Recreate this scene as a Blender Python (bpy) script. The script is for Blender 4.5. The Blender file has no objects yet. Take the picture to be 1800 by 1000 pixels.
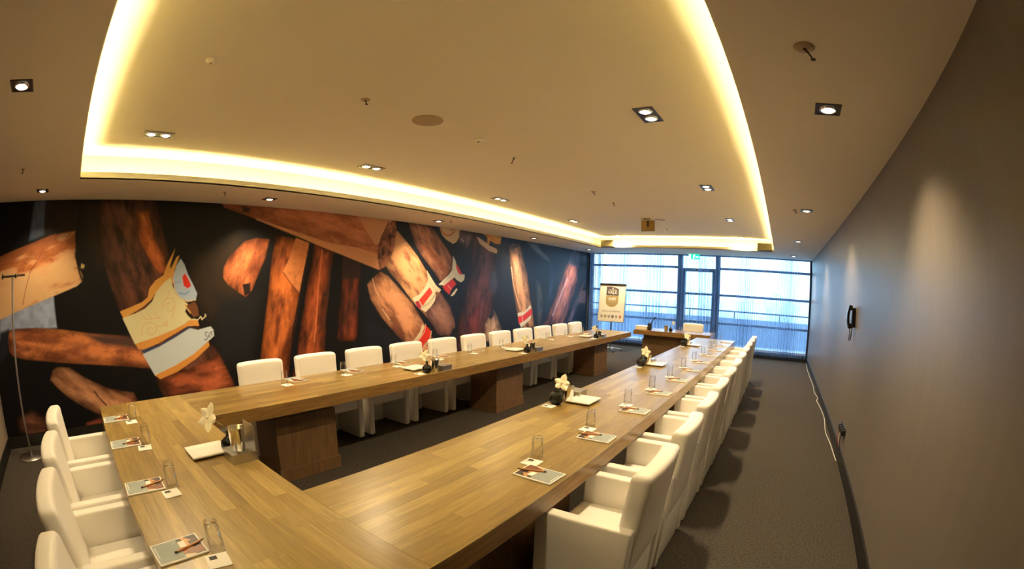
import bpy, bmesh, math, random
import numpy as np
from mathutils import Matrix, Vector

# ------------------------------------------------------------------ scene, camera, world, exposure
S = bpy.context.scene
C = S.collection
random.seed(7)
S.view_settings.view_transform = 'Standard'
S.view_settings.look = 'None'
S.view_settings.gamma = 1.0
S.view_settings.use_curve_mapping = False
S.view_settings.exposure = 0.40
S.cycles.diffuse_bounces = 6

cd = bpy.data.cameras.new('camera')
cam = bpy.data.objects.new('camera', cd)
C.objects.link(cam)
S.camera = cam
cd.type = 'PANO'                       # the photograph was taken with a 10.5 mm diagonal fisheye
cd.panorama_type = 'FISHEYE_EQUISOLID'
cd.sensor_fit = 'HORIZONTAL'
cd.sensor_width = 36.0
cd.fisheye_lens = 806.242 / 1800.0 * 36.0
cd.fisheye_fov = math.radians(200)
cd.shift_y = 0.08754
cd.clip_start = 0.01
cd.clip_end = 500
cR = Vector((0.82928699, 0.55827379, 0.02476824))
cU = Vector((-0.0804158, 0.07535802, 0.99390868))
cF = Vector((-0.55300668, 0.8262273, -0.10738746))
cam.matrix_world = Matrix(((cR.x, cU.x, -cF.x, 0.0), (cR.y, cU.y, -cF.y, 0.0), (cR.z, cU.z, -cF.z, 1.64), (0, 0, 0, 1)))

# overcast winter daylight outside
world = bpy.data.worlds.new('overcast')
S.world = world
world.use_nodes = True
wn = world.node_tree
wn.nodes['Background'].inputs[0].default_value = (0.44, 0.71, 1.0, 1)
wn.nodes['Background'].inputs[1].default_value = 5.2

SPOT_W = 100.0          # watts of each halogen bulb
SPOT_COL = (1.0, 0.77, 0.46)
COVE_STRENGTH = 58.0
COVE_COL = (1.0, 0.88, 0.44)

# room dimensions (metres): camera stands at x=0, y=0; +y runs to the window wall
XL, XR, YB, YF, H, HU = -5.745, 0.906, -1.311, 12.62, 2.682, 2.97
TX0, TX1, TY0, TY1 = -4.69, -0.155, -0.112, 10.96       # raised ceiling tray
TROUGH = 0.21

# ------------------------------------------------------------------ materials
def new_mat(name):
    m = bpy.data.materials.new(name)
    m.use_nodes = True
    return m, m.node_tree, m.node_tree.nodes['Principled BSDF']
def N(nt, t, **kw):
    n = nt.nodes.new(t)
    for k, v in kw.items():
        setattr(n, k, v)
    return n
def rgba(c): return (c[0], c[1], c[2], 1.0)
def pm(name, col, rough=0.5, metal=0.0, var=0.08, scale=30.0, bump=0.0, bscale=None, stretch=None, spec=None, coat=0.0):
    """plain procedural material: colour broken up by noise, optional bump"""
    m, nt, b = new_mat(name)
    tc = N(nt, 'ShaderNodeTexCoord')
    mp = N(nt, 'ShaderNodeMapping')
    if stretch: mp.inputs['Scale'].default_value = stretch
    nt.links.new(tc.outputs['Object'], mp.inputs[0])
    nz = N(nt, 'ShaderNodeTexNoise')
    nz.inputs['Scale'].default_value = scale
    nz.inputs['Detail'].default_value = 4
    nt.links.new(mp.outputs[0], nz.inputs['Vector'])
    mx = N(nt, 'ShaderNodeMix', data_type='RGBA')
    mx.inputs[6].default_value = rgba([c * (1 - var) for c in col])
    mx.inputs[7].default_value = rgba([min(1, c * (1 + var)) for c in col])
    nt.links.new(nz.outputs[0], mx.inputs[0])
    nt.links.new(mx.outputs[2], b.inputs['Base Color'])
    b.inputs['Roughness'].default_value = rough
    b.inputs['Metallic'].default_value = metal
    if spec is not None: b.inputs['Specular IOR Level'].default_value = spec
    if coat: b.inputs['Coat Weight'].default_value = coat
    if bump:
        bz = nz
        if bscale:
            bz = N(nt, 'ShaderNodeTexNoise'); bz.inputs['Scale'].default_value = bscale; bz.inputs['Detail'].default_value = 3
            nt.links.new(mp.outputs[0], bz.inputs['Vector'])
        bp = N(nt, 'ShaderNodeBump')
        bp.inputs['Strength'].default_value = bump
        bp.inputs['Distance'].default_value = 0.01
        nt.links.new(bz.outputs[0], bp.inputs['Height'])
        nt.links.new(bp.outputs[0], b.inputs['Normal'])
    return m
def emit(name, col, strength):
    m, nt, b = new_mat(name)
    b.inputs['Base Color'].default_value = rgba(col)
    b.inputs['Emission Color'].default_value = rgba(col)
    b.inputs['Emission Strength'].default_value = strength
    return m
def wood(name, tones, rough=0.33, grain=1.0, axis=1, coat=0.0):
    """oak: one tone per object (stave), grain noise stretched along the local axis"""
    m, nt, b = new_mat(name)
    tc = N(nt, 'ShaderNodeTexCoord'); oi = N(nt, 'ShaderNodeObjectInfo')
    off = N(nt, 'ShaderNodeVectorMath', operation='SCALE')
    off.inputs[0].default_value = (13.0, 7.0, 5.0)
    nt.links.new(oi.outputs['Random'], off.inputs[3])
    ad = N(nt, 'ShaderNodeVectorMath', operation='ADD')
    nt.links.new(tc.outputs['Object'], ad.inputs[0]); nt.links.new(off.outputs[0], ad.inputs[1])
    mp = N(nt, 'ShaderNodeMapping')
    sc = [28.0, 28.0, 28.0]; sc[axis] = 2.2
    mp.inputs['Scale'].default_value = sc
    nt.links.new(ad.outputs[0], mp.inputs[0])
    nz = N(nt, 'ShaderNodeTexNoise'); nz.inputs['Scale'].default_value = 2.0; nz.inputs['Detail'].default_value = 6; nz.inputs['Distortion'].default_value = 0.6
    nt.links.new(mp.outputs[0], nz.inputs['Vector'])
    rp = N(nt, 'ShaderNodeValToRGB')
    rp.color_ramp.interpolation = 'CONSTANT' if False else 'LINEAR'
    els = rp.color_ramp.elements
    while len(els) < len(tones): els.new(0.5)
    for i, t in enumerate(tones):
        els[i].position = i / (len(tones) - 1); els[i].color = rgba(t)
    nt.links.new(oi.outputs['Random'], rp.inputs[0])
    mr = N(nt, 'ShaderNodeMapRange'); mr.inputs[3].default_value = 1 - 0.26 * grain; mr.inputs[4].default_value = 1 + 0.16 * grain
    mr.inputs[1].default_value = 0.3; mr.inputs[2].default_value = 0.7
    nt.links.new(nz.outputs[0], mr.inputs[0])
    ml = N(nt, 'ShaderNodeVectorMath', operation='SCALE')
    nt.links.new(rp.outputs[0], ml.inputs[0]); nt.links.new(mr.outputs[0], ml.inputs[3])
    nt.links.new(ml.outputs[0], b.inputs['Base Color'])
    b.inputs['Roughness'].default_value = rough
    b.inputs['Coat Weight'].default_value = coat; b.inputs['Coat Roughness'].default_value = 0.24
    bp = N(nt, 'ShaderNodeBump'); bp.inputs['Strength'].default_value = 0.01; bp.inputs['Distance'].default_value = 0.0005
    nt.links.new(nz.outputs[0], bp.inputs['Height']); nt.links.new(bp.outputs[0], b.inputs['Normal'])
    return m
def carpet():
    m, nt, b = new_mat('carpet_loop')
    tc = N(nt, 'ShaderNodeTexCoord')
    a = N(nt, 'ShaderNodeTexNoise'); a.inputs['Scale'].default_value = 260; a.inputs['Detail'].default_value = 2
    c = N(nt, 'ShaderNodeTexNoise'); c.inputs['Scale'].default_value = 70; c.inputs['Detail'].default_value = 4
    nt.links.new(tc.outputs['Object'], a.inputs['Vector']); nt.links.new(tc.outputs['Object'], c.inputs['Vector'])
    ad = N(nt, 'ShaderNodeMath', operation='MULTIPLY_ADD'); ad.inputs[1].default_value = 0.7
    nt.links.new(a.outputs[0], ad.inputs[0]); nt.links.new(c.outputs[0], ad.inputs[2])
    rp = N(nt, 'ShaderNodeValToRGB')
    rp.color_ramp.elements[0].position = 0.55; rp.color_ramp.elements[0].color = (0.020, 0.0185, 0.017, 1)
    rp.color_ramp.elements[1].position = 1.15; rp.color_ramp.elements[1].color = (0.088, 0.074, 0.060, 1)
    nt.links.new(ad.outputs[0], rp.inputs[0]); nt.links.new(rp.outputs[0], b.inputs['Base Color'])
    b.inputs['Roughness'].default_value = 0.95
    b.inputs['Specular IOR Level'].default_value = 0.15
    bp = N(nt, 'ShaderNodeBump'); bp.inputs['Strength'].default_value = 0.5; bp.inputs['Distance'].default_value = 0.006
    nt.links.new(ad.outputs[0], bp.inputs['Height']); nt.links.new(bp.outputs[0], b.inputs['Normal'])
    return m
def clear_glass(name, thin=False):
    m, nt, b = new_mat(name)
    out = nt.nodes['Material Output']
    if thin:
        tr = N(nt, 'ShaderNodeBsdfTransparent'); tr.inputs[0].default_value = (0.93, 0.97, 0.98, 1)
        gl = N(nt, 'ShaderNodeBsdfGlossy'); gl.inputs['Roughness'].default_value = 0.02
        mx = N(nt, 'ShaderNodeMixShader'); mx.inputs[0].default_value = 0.06
        nt.links.new(tr.outputs[0], mx.inputs[1]); nt.links.new(gl.outputs[0], mx.inputs[2]); nt.links.new(mx.outputs[0], out.inputs[0])
        nt.nodes.remove(b)
    else:
        tr = N(nt, 'ShaderNodeBsdfTransparent'); tr.inputs[0].default_value = (0.985, 0.985, 0.98, 1)
        gl = N(nt, 'ShaderNodeBsdfGlossy'); gl.inputs['Roughness'].default_value = 0.04
        fr = N(nt, 'ShaderNodeFresnel'); fr.inputs['IOR'].default_value = 1.40
        ms = N(nt, 'ShaderNodeMath', operation='MULTIPLY'); ms.inputs[1].default_value = 0.42
        nt.links.new(fr.outputs[0], ms.inputs[0]); mx = N(nt, 'ShaderNodeMixShader'); nt.links.new(ms.outputs[0], mx.inputs[0])
        nt.links.new(tr.outputs[0], mx.inputs[1]); nt.links.new(gl.outputs[0], mx.inputs[2]); nt.links.new(mx.outputs[0], out.inputs[0])
        nt.nodes.remove(b)
    return m
def sheer(name, keep, col):
    m, nt, b = new_mat(name)
    out = nt.nodes['Material Output']; nt.nodes.remove(b)
    tc = N(nt, 'ShaderNodeTexCoord')
    wv = N(nt, 'ShaderNodeTexNoise'); wv.inputs['Scale'].default_value = 1.0; wv.inputs['Detail'].default_value = 4
    mp = N(nt, 'ShaderNodeMapping'); mp.inputs['Scale'].default_value = (60, 60, 0.6)
    nt.links.new(tc.outputs['Object'], mp.inputs[0]); nt.links.new(mp.outputs[0], wv.inputs['Vector'])
    mr = N(nt, 'ShaderNodeMapRange'); mr.inputs[1].default_value = 0.35; mr.inputs[2].default_value = 0.7
    mr.inputs[3].default_value = keep * 0.75; mr.inputs[4].default_value = keep * 1.3
    nt.links.new(wv.outputs[0], mr.inputs[0])
    tr = N(nt, 'ShaderNodeBsdfTransparent'); tr.inputs[0].default_value = (1, 1, 1, 1)
    tl = N(nt, 'ShaderNodeBsdfTranslucent'); tl.inputs[0].default_value = rgba(col)
    df = N(nt, 'ShaderNodeBsdfDiffuse'); df.inputs[0].default_value = rgba(col)
    m1 = N(nt, 'ShaderNodeMixShader'); m1.inputs[0].default_value = 0.35
    nt.links.new(tl.outputs[0], m1.inputs[1]); nt.links.new(df.outputs[0], m1.inputs[2])
    m2 = N(nt, 'ShaderNodeMixShader')
    nt.links.new(mr.outputs[0], m2.inputs[0]); nt.links.new(tr.outputs[0], m2.inputs[1]); nt.links.new(m1.outputs[0], m2.inputs[2])
    nt.links.new(m2.outputs[0], out.inputs[0])
    return m

M = dict(
    ceil=pm('ceiling_paint', (0.87, 0.79, 0.64), 0.85, var=0.02, scale=3),
    lip=pm('cove_lip_paint', (0.86, 0.80, 0.64), 0.8, var=0.02),
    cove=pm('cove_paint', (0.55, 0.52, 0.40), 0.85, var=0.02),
    wallR=pm('vinyl_wallpaper', (0.158, 0.136, 0.117), 0.42, var=0.10, scale=1.0, stretch=(10, 10, 1.2), bump=0.12, bscale=6.0),
    wallB=pm('back_wall_paint', (0.34, 0.27, 0.20), 0.6, var=0.06, scale=6),
    skirt=pm('dark_skirting', (0.012, 0.011, 0.010), 0.45, var=0.2),
    carpet=carpet(),
    frame=pm('window_frame_paint', (0.035, 0.045, 0.06), 0.45, var=0.1),
    sill=pm('sill_paint', (0.75, 0.76, 0.78), 0.5, var=0.04),
    pane=clear_glass('window_glass', True),
    glass=clear_glass('tumbler_glass'),
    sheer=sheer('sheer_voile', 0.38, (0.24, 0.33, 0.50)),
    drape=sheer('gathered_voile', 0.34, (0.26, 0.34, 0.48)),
    stave=wood('oak_stave', [(0.198, 0.121, 0.030), (0.275, 0.181, 0.049), (0.233, 0.147, 0.038), (0.365, 0.253, 0.079), (0.256, 0.167, 0.044)], rough=0.36, coat=0.40),
    oakx=wood('oak_edge_x', [(0.274, 0.151, 0.050), (0.302, 0.173, 0.058)], rough=0.26, axis=0),
    oaky=wood('oak_edge_y', [(0.274, 0.151, 0.050), (0.302, 0.173, 0.058)], rough=0.26, axis=1),
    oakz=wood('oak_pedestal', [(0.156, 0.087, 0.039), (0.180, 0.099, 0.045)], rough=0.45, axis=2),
    leather=pm('white_leather', (0.87, 0.84, 0.78), 0.45, var=0.03, scale=8, bump=0.06, bscale=160),
    black=pm('black_plastic', (0.012, 0.012, 0.013), 0.35, var=0.2),
    blackgl=pm('black_glaze', (0.008, 0.008, 0.009), 0.08, var=0.2),
    blackrough=pm('black_pebbled_glaze', (0.010, 0.010, 0.011), 0.12, var=0.2, bump=1.0, bscale=55),
    chrome=pm('polished_steel', (0.72, 0.70, 0.66), 0.14, 1.0, var=0.04),
    steel=pm('brushed_steel', (0.55, 0.54, 0.51), 0.33, 1.0, var=0.08, scale=60, stretch=(1, 12, 1)),
    darksteel=pm('dark_steel', (0.10, 0.10, 0.10), 0.35, 0.8, var=0.1),
    china=pm('white_china', (0.86, 0.84, 0.79), 0.18, var=0.02),
    paper=pm('white_paper', (0.86, 0.84, 0.78), 0.7, var=0.03),
    greyprint=pm('grey_print', (0.30, 0.34, 0.33), 0.55, var=0.05),
    darkprint=pm('dark_print', (0.06, 0.055, 0.06), 0.6, var=0.2),
    pencil=pm('pencil_wood', (0.52, 0.24, 0.08), 0.45, var=0.15, scale=60),
    petal=pm('orchid_petal', (0.86, 0.80, 0.58), 0.5, var=0.06, scale=40),
    leafgreen=pm('stem_green', (0.16, 0.20, 0.06), 0.5, var=0.2),
    trim=pm('lamp_trim', (0.07, 0.055, 0.04), 0.35, 0.6, var=0.1),
    bulb=emit('halogen_bulb', (1.0, 0.90, 0.72), 4.5),
    cove_led=emit('cove_led', COVE_COL, COVE_STRENGTH),
    exitgreen=emit('exit_green', (0.0, 0.58, 0.32), 1.5),
    exitwhite=emit('exit_white', (0.80, 1.0, 0.93), 1.6),
    amber=pm('amber_panel', (0.36, 0.22, 0.05), 0.35, var=0.15, scale=10),
    olive=pm('speaker_cloth', (0.20, 0.165, 0.085), 0.7, var=0.12, scale=120),  # the shade on the backlit boxes is put into this tone
    grille=pm('speaker_grille', (0.50, 0.38, 0.25), 0.8, var=0.1, scale=150),
    whitepl=pm('white_plastic', (0.78, 0.74, 0.66), 0.4, var=0.03),
    cable=pm('white_cable', (0.70, 0.68, 0.62), 0.5, var=0.05),
    redcable=pm('red_cable', (0.45, 0.06, 0.04), 0.5, var=0.05),
    terrace=pm('terrace_slab', (0.42, 0.44, 0.46), 0.8, var=0.1, scale=4),
    parapet=pm('parapet_paint', (0.22, 0.28, 0.38), 0.7, var=0.06, scale=2),
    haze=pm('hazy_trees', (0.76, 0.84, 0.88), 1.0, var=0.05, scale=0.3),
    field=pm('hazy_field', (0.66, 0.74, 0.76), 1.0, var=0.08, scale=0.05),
    shieldgrey=pm('print_grey_brown', (0.115, 0.095, 0.095), 0.6, var=0.05),
    shieldgold=pm('print_gold', (0.48, 0.37, 0.16), 0.6, var=0.05),
    sheet=pm('flipchart_sheet', (0.95, 0.92, 0.82), 0.6, var=0.03, scale=3),
    c1=pm('badge_grey', (0.36, 0.32, 0.32), 0.6), c2=pm('badge_olive', (0.32, 0.28, 0.03), 0.6), c4=pm('badge_black', (0.04, 0.035, 0.03), 0.6), c6=pm('badge_red', (0.5, 0.13, 0.06), 0.6),
)
def picture_mat():
    m, nt, b = new_mat('cigar_picture_print')
    tc = N(nt, 'ShaderNodeTexCoord')
    mp = N(nt, 'ShaderNodeMapping'); mp.inputs['Rotation'].default_value = (0, 0, 0.6); mp.inputs['Scale'].default_value = (26, 9, 1)
    nt.links.new(tc.outputs['Object'], mp.inputs[0])
    v = N(nt, 'ShaderNodeTexVoronoi'); v.inputs['Scale'].default_value = 1.0
    nt.links.new(mp.outputs[0], v.inputs['Vector'])
    sp = N(nt, 'ShaderNodeSeparateColor'); nt.links.new(v.outputs['Color'], sp.inputs[0])
    rp = N(nt, 'ShaderNodeValToRGB'); e = rp.color_ramp.elements
    cols = [(0.0, (0.02, 0.012, 0.01)), (0.3, (0.05, 0.03, 0.025)), (0.5, (0.36, 0.10, 0.03)), (0.72, (0.50, 0.24, 0.08)), (0.9, (0.62, 0.50, 0.32))]
    while len(e) < len(cols): e.new(0.5)
    for i, (p, c) in enumerate(cols): e[i].position = p; e[i].color = rgba(c)
    nt.links.new(sp.outputs[0], rp.inputs[0]); nt.links.new(rp.outputs[0], b.inputs['Base Color'])
    b.inputs['Roughness'].default_value = 0.4
    return m
M['picture'] = picture_mat()

# ------------------------------------------------------------------ mesh helpers
class MB:
    def __init__(s): s.v = []; s.f = []; s.sm = []
    def add(s, vs, fs, smooth=False):
        o = len(s.v); s.v += [tuple(p) for p in vs]
        s.f += [tuple(i + o for i in f) for f in fs]; s.sm += [smooth] * len(fs)
        return s
    def box(s, x0, x1, y0, y1, z0, z1):
        return s.add([(x0, y0, z0), (x1, y0, z0), (x1, y1, z0), (x0, y1, z0), (x0, y0, z1), (x1, y0, z1), (x1, y1, z1), (x0, y1, z1)],
                     [(3, 2, 1, 0), (4, 5, 6, 7), (0, 1, 5, 4), (1, 2, 6, 5), (2, 3, 7, 6), (3, 0, 4, 7)])
    def lathe(s, prof, n=24, c=(0, 0, 0), cap0=True, cap1=True, smooth=True):
        vs = []
        for r, z in prof:
            for i in range(n):
                a = 2 * math.pi * i / n
                vs.append((c[0] + r * math.cos(a), c[1] + r * math.sin(a), c[2] + z))
        fs = []
        for k in range(len(prof) - 1):
            for i in range(n):
                j = (i + 1) % n
                fs.append((k * n + i, k * n + j, (k + 1) * n + j, (k + 1) * n + i))
        s.add(vs, fs, smooth)
        if cap0: s.add(vs[:n], [tuple(range(n - 1, -1, -1))])
        if cap1: s.add(vs[-n:], [tuple(range(n))])
        return s
    def tube(s, pts, r, n=8, smooth=True):
        pts = [Vector(p) for p in pts]; m = len(pts)
        rs = r if isinstance(r, (list, tuple)) else [r] * m
        vs = []; up = None
        for i, p in enumerate(pts):
            t = (pts[min(i + 1, m - 1)] - pts[max(i - 1, 0)]).normalized()
            if up is None:
                up = Vector((0, 0, 1)) if abs(t.z) < 0.9 else Vector((1, 0, 0))
            a = t.cross(up).normalized(); b = a.cross(t).normalized(); up = b
            for k in range(n):
                q = 2 * math.pi * k / n
                vs.append(p + a * (rs[i] * math.cos(q)) + b * (rs[i] * math.sin(q)))
        fs = []
        for i in range(m - 1):
            for k in range(n):
                j = (k + 1) % n
                fs.append((i * n + k, i * n + j, (i + 1) * n + j, (i + 1) * n + k))
        s.add(vs, fs, smooth)
        s.add(vs[:n], [tuple(range(n - 1, -1, -1))]); s.add(vs[-n:], [tuple(range(n))])
        return s
    def prism(s, poly, z0, z1):
        n = len(poly)
        vs = [(x, y, z0) for x, y in poly] + [(x, y, z1) for x, y in poly]
        fs = [tuple(range(n - 1, -1, -1)), tuple(range(n, 2 * n))] + [(i, (i + 1) % n, n + (i + 1) % n, n + i) for i in range(n)]
        return s.add(vs, fs)
    def rbox(s, c, h, r, n=3, mid=(0, 0, 0), fn=None):
        """rounded box: centre c, half sizes h, edge radius r; mid = extra subdivisions per axis; fn deforms points"""
        def ax(hh, m):
            k = [-hh + r * (1 - math.cos(math.pi / 2 * i / n)) for i in range(n)]
            inner = [-(hh - r) + 2 * (hh - r) * i / (m + 1) for i in range(m + 2)]
            return k + inner + [-q for q in reversed(k)]
        A = [ax(h[i], mid[i]) for i in range(3)]
        idx = {}; vs = []; fs = []
        def vid(i, j, k):
            key = (i, j, k)
            if key not in idx:
                p = Vector((A[0][i], A[1][j], A[2][k]))
                q = Vector([max(-(h[t] - r), min(h[t] - r, p[t])) for t in range(3)])
                d = p - q
                if d.length > 1e-9: p = q + d.normalized() * r
                p = p + Vector(c)
                if fn: p = Vector(fn(p.x, p.y, p.z))
                idx[key] = len(vs); vs.append(p)
            return idx[key]
        nx, ny, nz = len(A[0]) - 1, len(A[1]) - 1, len(A[2]) - 1
        for i in range(nx):
            for j in range(ny):
                fs.append((vid(i, j, 0), vid(i, j + 1, 0), vid(i + 1, j + 1, 0), vid(i + 1, j, 0)))
                fs.append((vid(i, j, nz), vid(i + 1, j, nz), vid(i + 1, j + 1, nz), vid(i, j + 1, nz)))
        for i in range(nx):
            for k in range(nz):
                fs.append((vid(i, 0, k), vid(i + 1, 0, k), vid(i + 1, 0, k + 1), vid(i, 0, k + 1)))
                fs.append((vid(i, ny, k), vid(i, ny, k + 1), vid(i + 1, ny, k + 1), vid(i + 1, ny, k)))
        for j in range(ny):
            for k in range(nz):
                fs.append((vid(0, j, k), vid(0, j, k + 1), vid(0, j + 1, k + 1), vid(0, j + 1, k)))
                fs.append((vid(nx, j, k), vid(nx, j + 1, k), vid(nx, j + 1, k + 1), vid(nx, j, k + 1)))
        return s.add(vs, fs, True)
    def xform(s, mat):
        s.v = [tuple(mat @ Vector(p)) for p in s.v]; return s
    def mesh(s, name):
        me = bpy.data.meshes.new(name)
        me.from_pydata(s.v, [], s.f); me.update()
        me.polygons.foreach_set('use_smooth', s.sm)
        return me
    def build(s, name, mat, parent=None, loc=None, rz=0.0):
        o = bpy.data.objects.new(name, s.mesh(name))
        o.data.materials.append(M[mat] if isinstance(mat, str) else mat)
        C.objects.link(o)
        if parent is not None: o.parent = parent
        if loc is not None: o.location = loc
        o.rotation_euler[2] = rz
        return o
def tag(o, label, cat, group=None):
    o['label'] = label; o['category'] = cat
    if group: o['group'] = group
    return o
def struct(o): o['kind'] = 'structure'; return o
def empty(name, loc=(0, 0, 0), rz=0.0):
    o = bpy.data.objects.new(name, None); C.objects.link(o)
    o.location = loc; o.rotation_euler[2] = rz; o.empty_display_size = 0.1
    return o
def dup(root, loc, rz, label=None, group=None):
    r = root.copy(); C.objects.link(r); r.location = loc; r.rotation_euler[2] = rz
    if label: r['label'] = label
    if group: r['group'] = group
    for ch in list(root.children):
        c = ch.copy(); C.objects.link(c); c.parent = r
        for g in list(ch.children):
            d = g.copy(); C.objects.link(d); d.parent = c
    return r
ORD = ['first', 'second', 'third', 'fourth', 'fifth', 'sixth', 'seventh', 'eighth', 'ninth', 'tenth', 'eleventh', 'twelfth']
def text_mesh(txt, size, mat, parent, loc, rot, name, extrude=0.001, align='CENTER', sx=1.0, bold=0.0):
    cu = bpy.data.curves.new(name, 'FONT'); cu.body = txt; cu.size = size; cu.extrude = extrude
    cu.align_x = align; cu.align_y = 'CENTER'; cu.offset = bold; cu.resolution_u = 3
    t = bpy.data.objects.new(name + '_tmp', cu); C.objects.link(t)
    dg = bpy.context.evaluated_depsgraph_get()
    me = bpy.data.meshes.new_from_object(t.evaluated_get(dg)); me.name = name
    bpy.data.objects.remove(t); bpy.data.curves.remove(cu)
    o = bpy.data.objects.new(name, me); me.materials.clear(); me.materials.append(M[mat]); C.objects.link(o)
    o.parent = parent; o.location = loc; o.rotation_euler = rot; o.scale = (sx, 1, 1); o['kind'] = 'stuff'
    return o

# ------------------------------------------------------------------ the room
fl = struct(MB().box(XL - 0.1, XR + 0.1, YB - 0.1, YF + 0.3, -0.06, 0.0).build('floor', 'carpet'))
struct(MB().box(XL - 0.12, XL, YB - 0.12, YF + 0.32, 0, 3.02).build('wall_left', 'wallB'))
struct(MB().box(XR, XR + 0.12, YB - 0.12, YF + 0.32, 0, 3.02).build('wall_right', 'wallR'))
struct(MB().box(XL, XR, YB - 0.12, YB, 0, 3.02).build('wall_back', 'wallB'))
# lower ceiling: a ring of four slabs round the tray
c = MB()
for a in ((XL, TX0 + 0.012, YB, YF + 0.2), (TX1 - 0.012, XR, YB, YF + 0.2), (TX0 + 0.012, TX1 - 0.012, YB, TY0 + 0.012), (TX0 + 0.012, TX1 - 0.012, TY1 - 0.012, YF + 0.2)):
    c.box(a[0], a[1], a[2], a[3], H, H + 0.015)
ceil = struct(c.build('ceiling', 'ceil'))
# raised tray: upper slab, cove walls
t = MB()
t.box(XL, XR, YB, YF + 0.3, HU, HU + 0.05)
struct(t.build('ceiling_tray', 'ceil'))
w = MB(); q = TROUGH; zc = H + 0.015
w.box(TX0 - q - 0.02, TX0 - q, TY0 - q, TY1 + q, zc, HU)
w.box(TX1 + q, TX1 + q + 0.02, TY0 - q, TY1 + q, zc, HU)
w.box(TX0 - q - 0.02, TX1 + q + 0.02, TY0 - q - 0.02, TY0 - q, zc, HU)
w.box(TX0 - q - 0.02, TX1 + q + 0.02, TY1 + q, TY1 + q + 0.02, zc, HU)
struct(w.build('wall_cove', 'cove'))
LIP = 0.07
for i, a in enumerate(((TX0, TX0 + 0.012, TY0, TY1), (TX1 - 0.012, TX1, TY0, TY1), (TX0, TX1, TY0, TY0 + 0.012), (TX0, TX1, TY1 - 0.012, TY1))):
    struct(MB().box(a[0], a[1], a[2], a[3], H - 0.0005, H + LIP).build('trim_%d' % (i + 1), 'lip'))
cove = tag(empty('cove_light', ((TX0 + TX1) / 2, (TY0 + TY1) / 2, H)), 'hidden yellow light strip glowing round the raised ceiling tray', 'light strip')
cx, cy = cove.location.x, cove.location.y
for a in ((TX0 - 0.048, TX0 - 0.030, TY0, TY1), (TX1 + 0.030, TX1 + 0.048, TY0, TY1), (TX0, TX1, TY0 - 0.048, TY0 - 0.030), (TX0, TX1, TY1 + 0.030, TY1 + 0.048)):
    MB().box(a[0] - cx, a[1] - cx, a[2] - cy, a[3] - cy, 0.018, 0.028).build('light_strip', 'cove_led', cove)
BBH = 0.134
struct(MB().box(XL, XL + 0.018, YB, YF + 0.1, 0, BBH).build('baseboard_left', 'skirt'))
struct(MB().box(XR - 0.018, XR, YB, YF + 0.1, 0, BBH).build('baseboard_right', 'skirt'))
struct(MB().box(XL + 0.018, XR - 0.018, YB, YB + 0.018, 0, BBH).build('baseboard_back', 'skirt'))

# ------------------------------------------------------------------ window wall
YW = YF + 0.06
wf = struct(empty('wall_far', ((XL + XR) / 2, YW, 0)))
def bar(x0, x1, z0, z1, y0=YW - 0.03, y1=YW + 0.05, name='frame_bar', parent=None, mat='frame'):
    p = parent or wf
    m = MB().box(x0 - p.location.x, x1 - p.location.x, y0 - p.location.y, y1 - p.location.y, z0 - p.location.z, z1 - p.location.z)
    return m.build(name, mat, p)
for x0, x1 in ((XL, -5.60), (-2.975, -2.83), (-1.87, -1.735), (0.85, XR)):
    bar(x0, x1, 0, H, name='mullion')
bar(-5.60, 0.85, H - 0.03, H, name='head_rail')
def window(name, x0, x1, rails, zb=0.0, zt=H - 0.03, rail_h=0.062):
    w = struct(empty(name, ((x0 + x1) / 2, YW, 0)))
    edges = [zb + 0.26] + list(rails)
    bar(x0, x1, zb, zb + 0.17, name='plinth', parent=w)
    bar(x0, x1, zb + 0.17, zb + 0.23, y0=YW - 0.06, name='bottom_rail', parent=w, mat='sill')
    zs = [zb + 0.23]
    for r in rails:
        bar(x0, x1, r - rail_h / 2, r + rail_h / 2, name='rail', parent=w)
        zs += [r - rail_h / 2, r + rail_h / 2]
    zs.append(zt)
    for i in range(0, len(zs), 2):
        bar(x0, x1, zs[i], zs[i + 1], y0=YW + 0.005, y1=YW + 0.011, name='pane', parent=w, mat='pane')
    return w
window('window_1', -5.60, -2.975, (0.84, 1.605, 2.325))
window('window_2', -1.735, 0.85, (0.84, 1.605, 2.325))
# glass door between them with a fanlight over it
d = struct(empty('door_1', (-2.35, YW, 0)))
for x0, x1 in ((-2.83, -2.74), (-1.96, -1.87)): bar(x0, x1, 0, 2.215, name='stile', parent=d)
bar(-2.83, -1.87, 2.215, 2.31, name='transom', parent=d)
bar(-2.74, -1.96, 0.02, 0.20, name='kick_plate', parent=d)
for r in (0.84, 1.605): bar(-2.74, -1.96, r - 0.031, r + 0.031, name='rail', parent=d)
for z0, z1 in ((0.20, 0.809), (0.871, 1.574), (1.636, 2.215)): bar(-2.74, -1.96, z0, z1, y0=YW + 0.005, y1=YW + 0.011, name='pane', parent=d, mat='pane')
bar(-2.83, -1.87, 2.31, H - 0.03, y0=YW + 0.005, y1=YW + 0.011, name='pane', parent=d, mat='pane')
MB().tube([(0.42, -0.05, 1.0), (0.42, -0.09, 1.0), (0.30, -0.09, 1.0)], 0.010).build('door_handle', 'steel', d)

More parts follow.
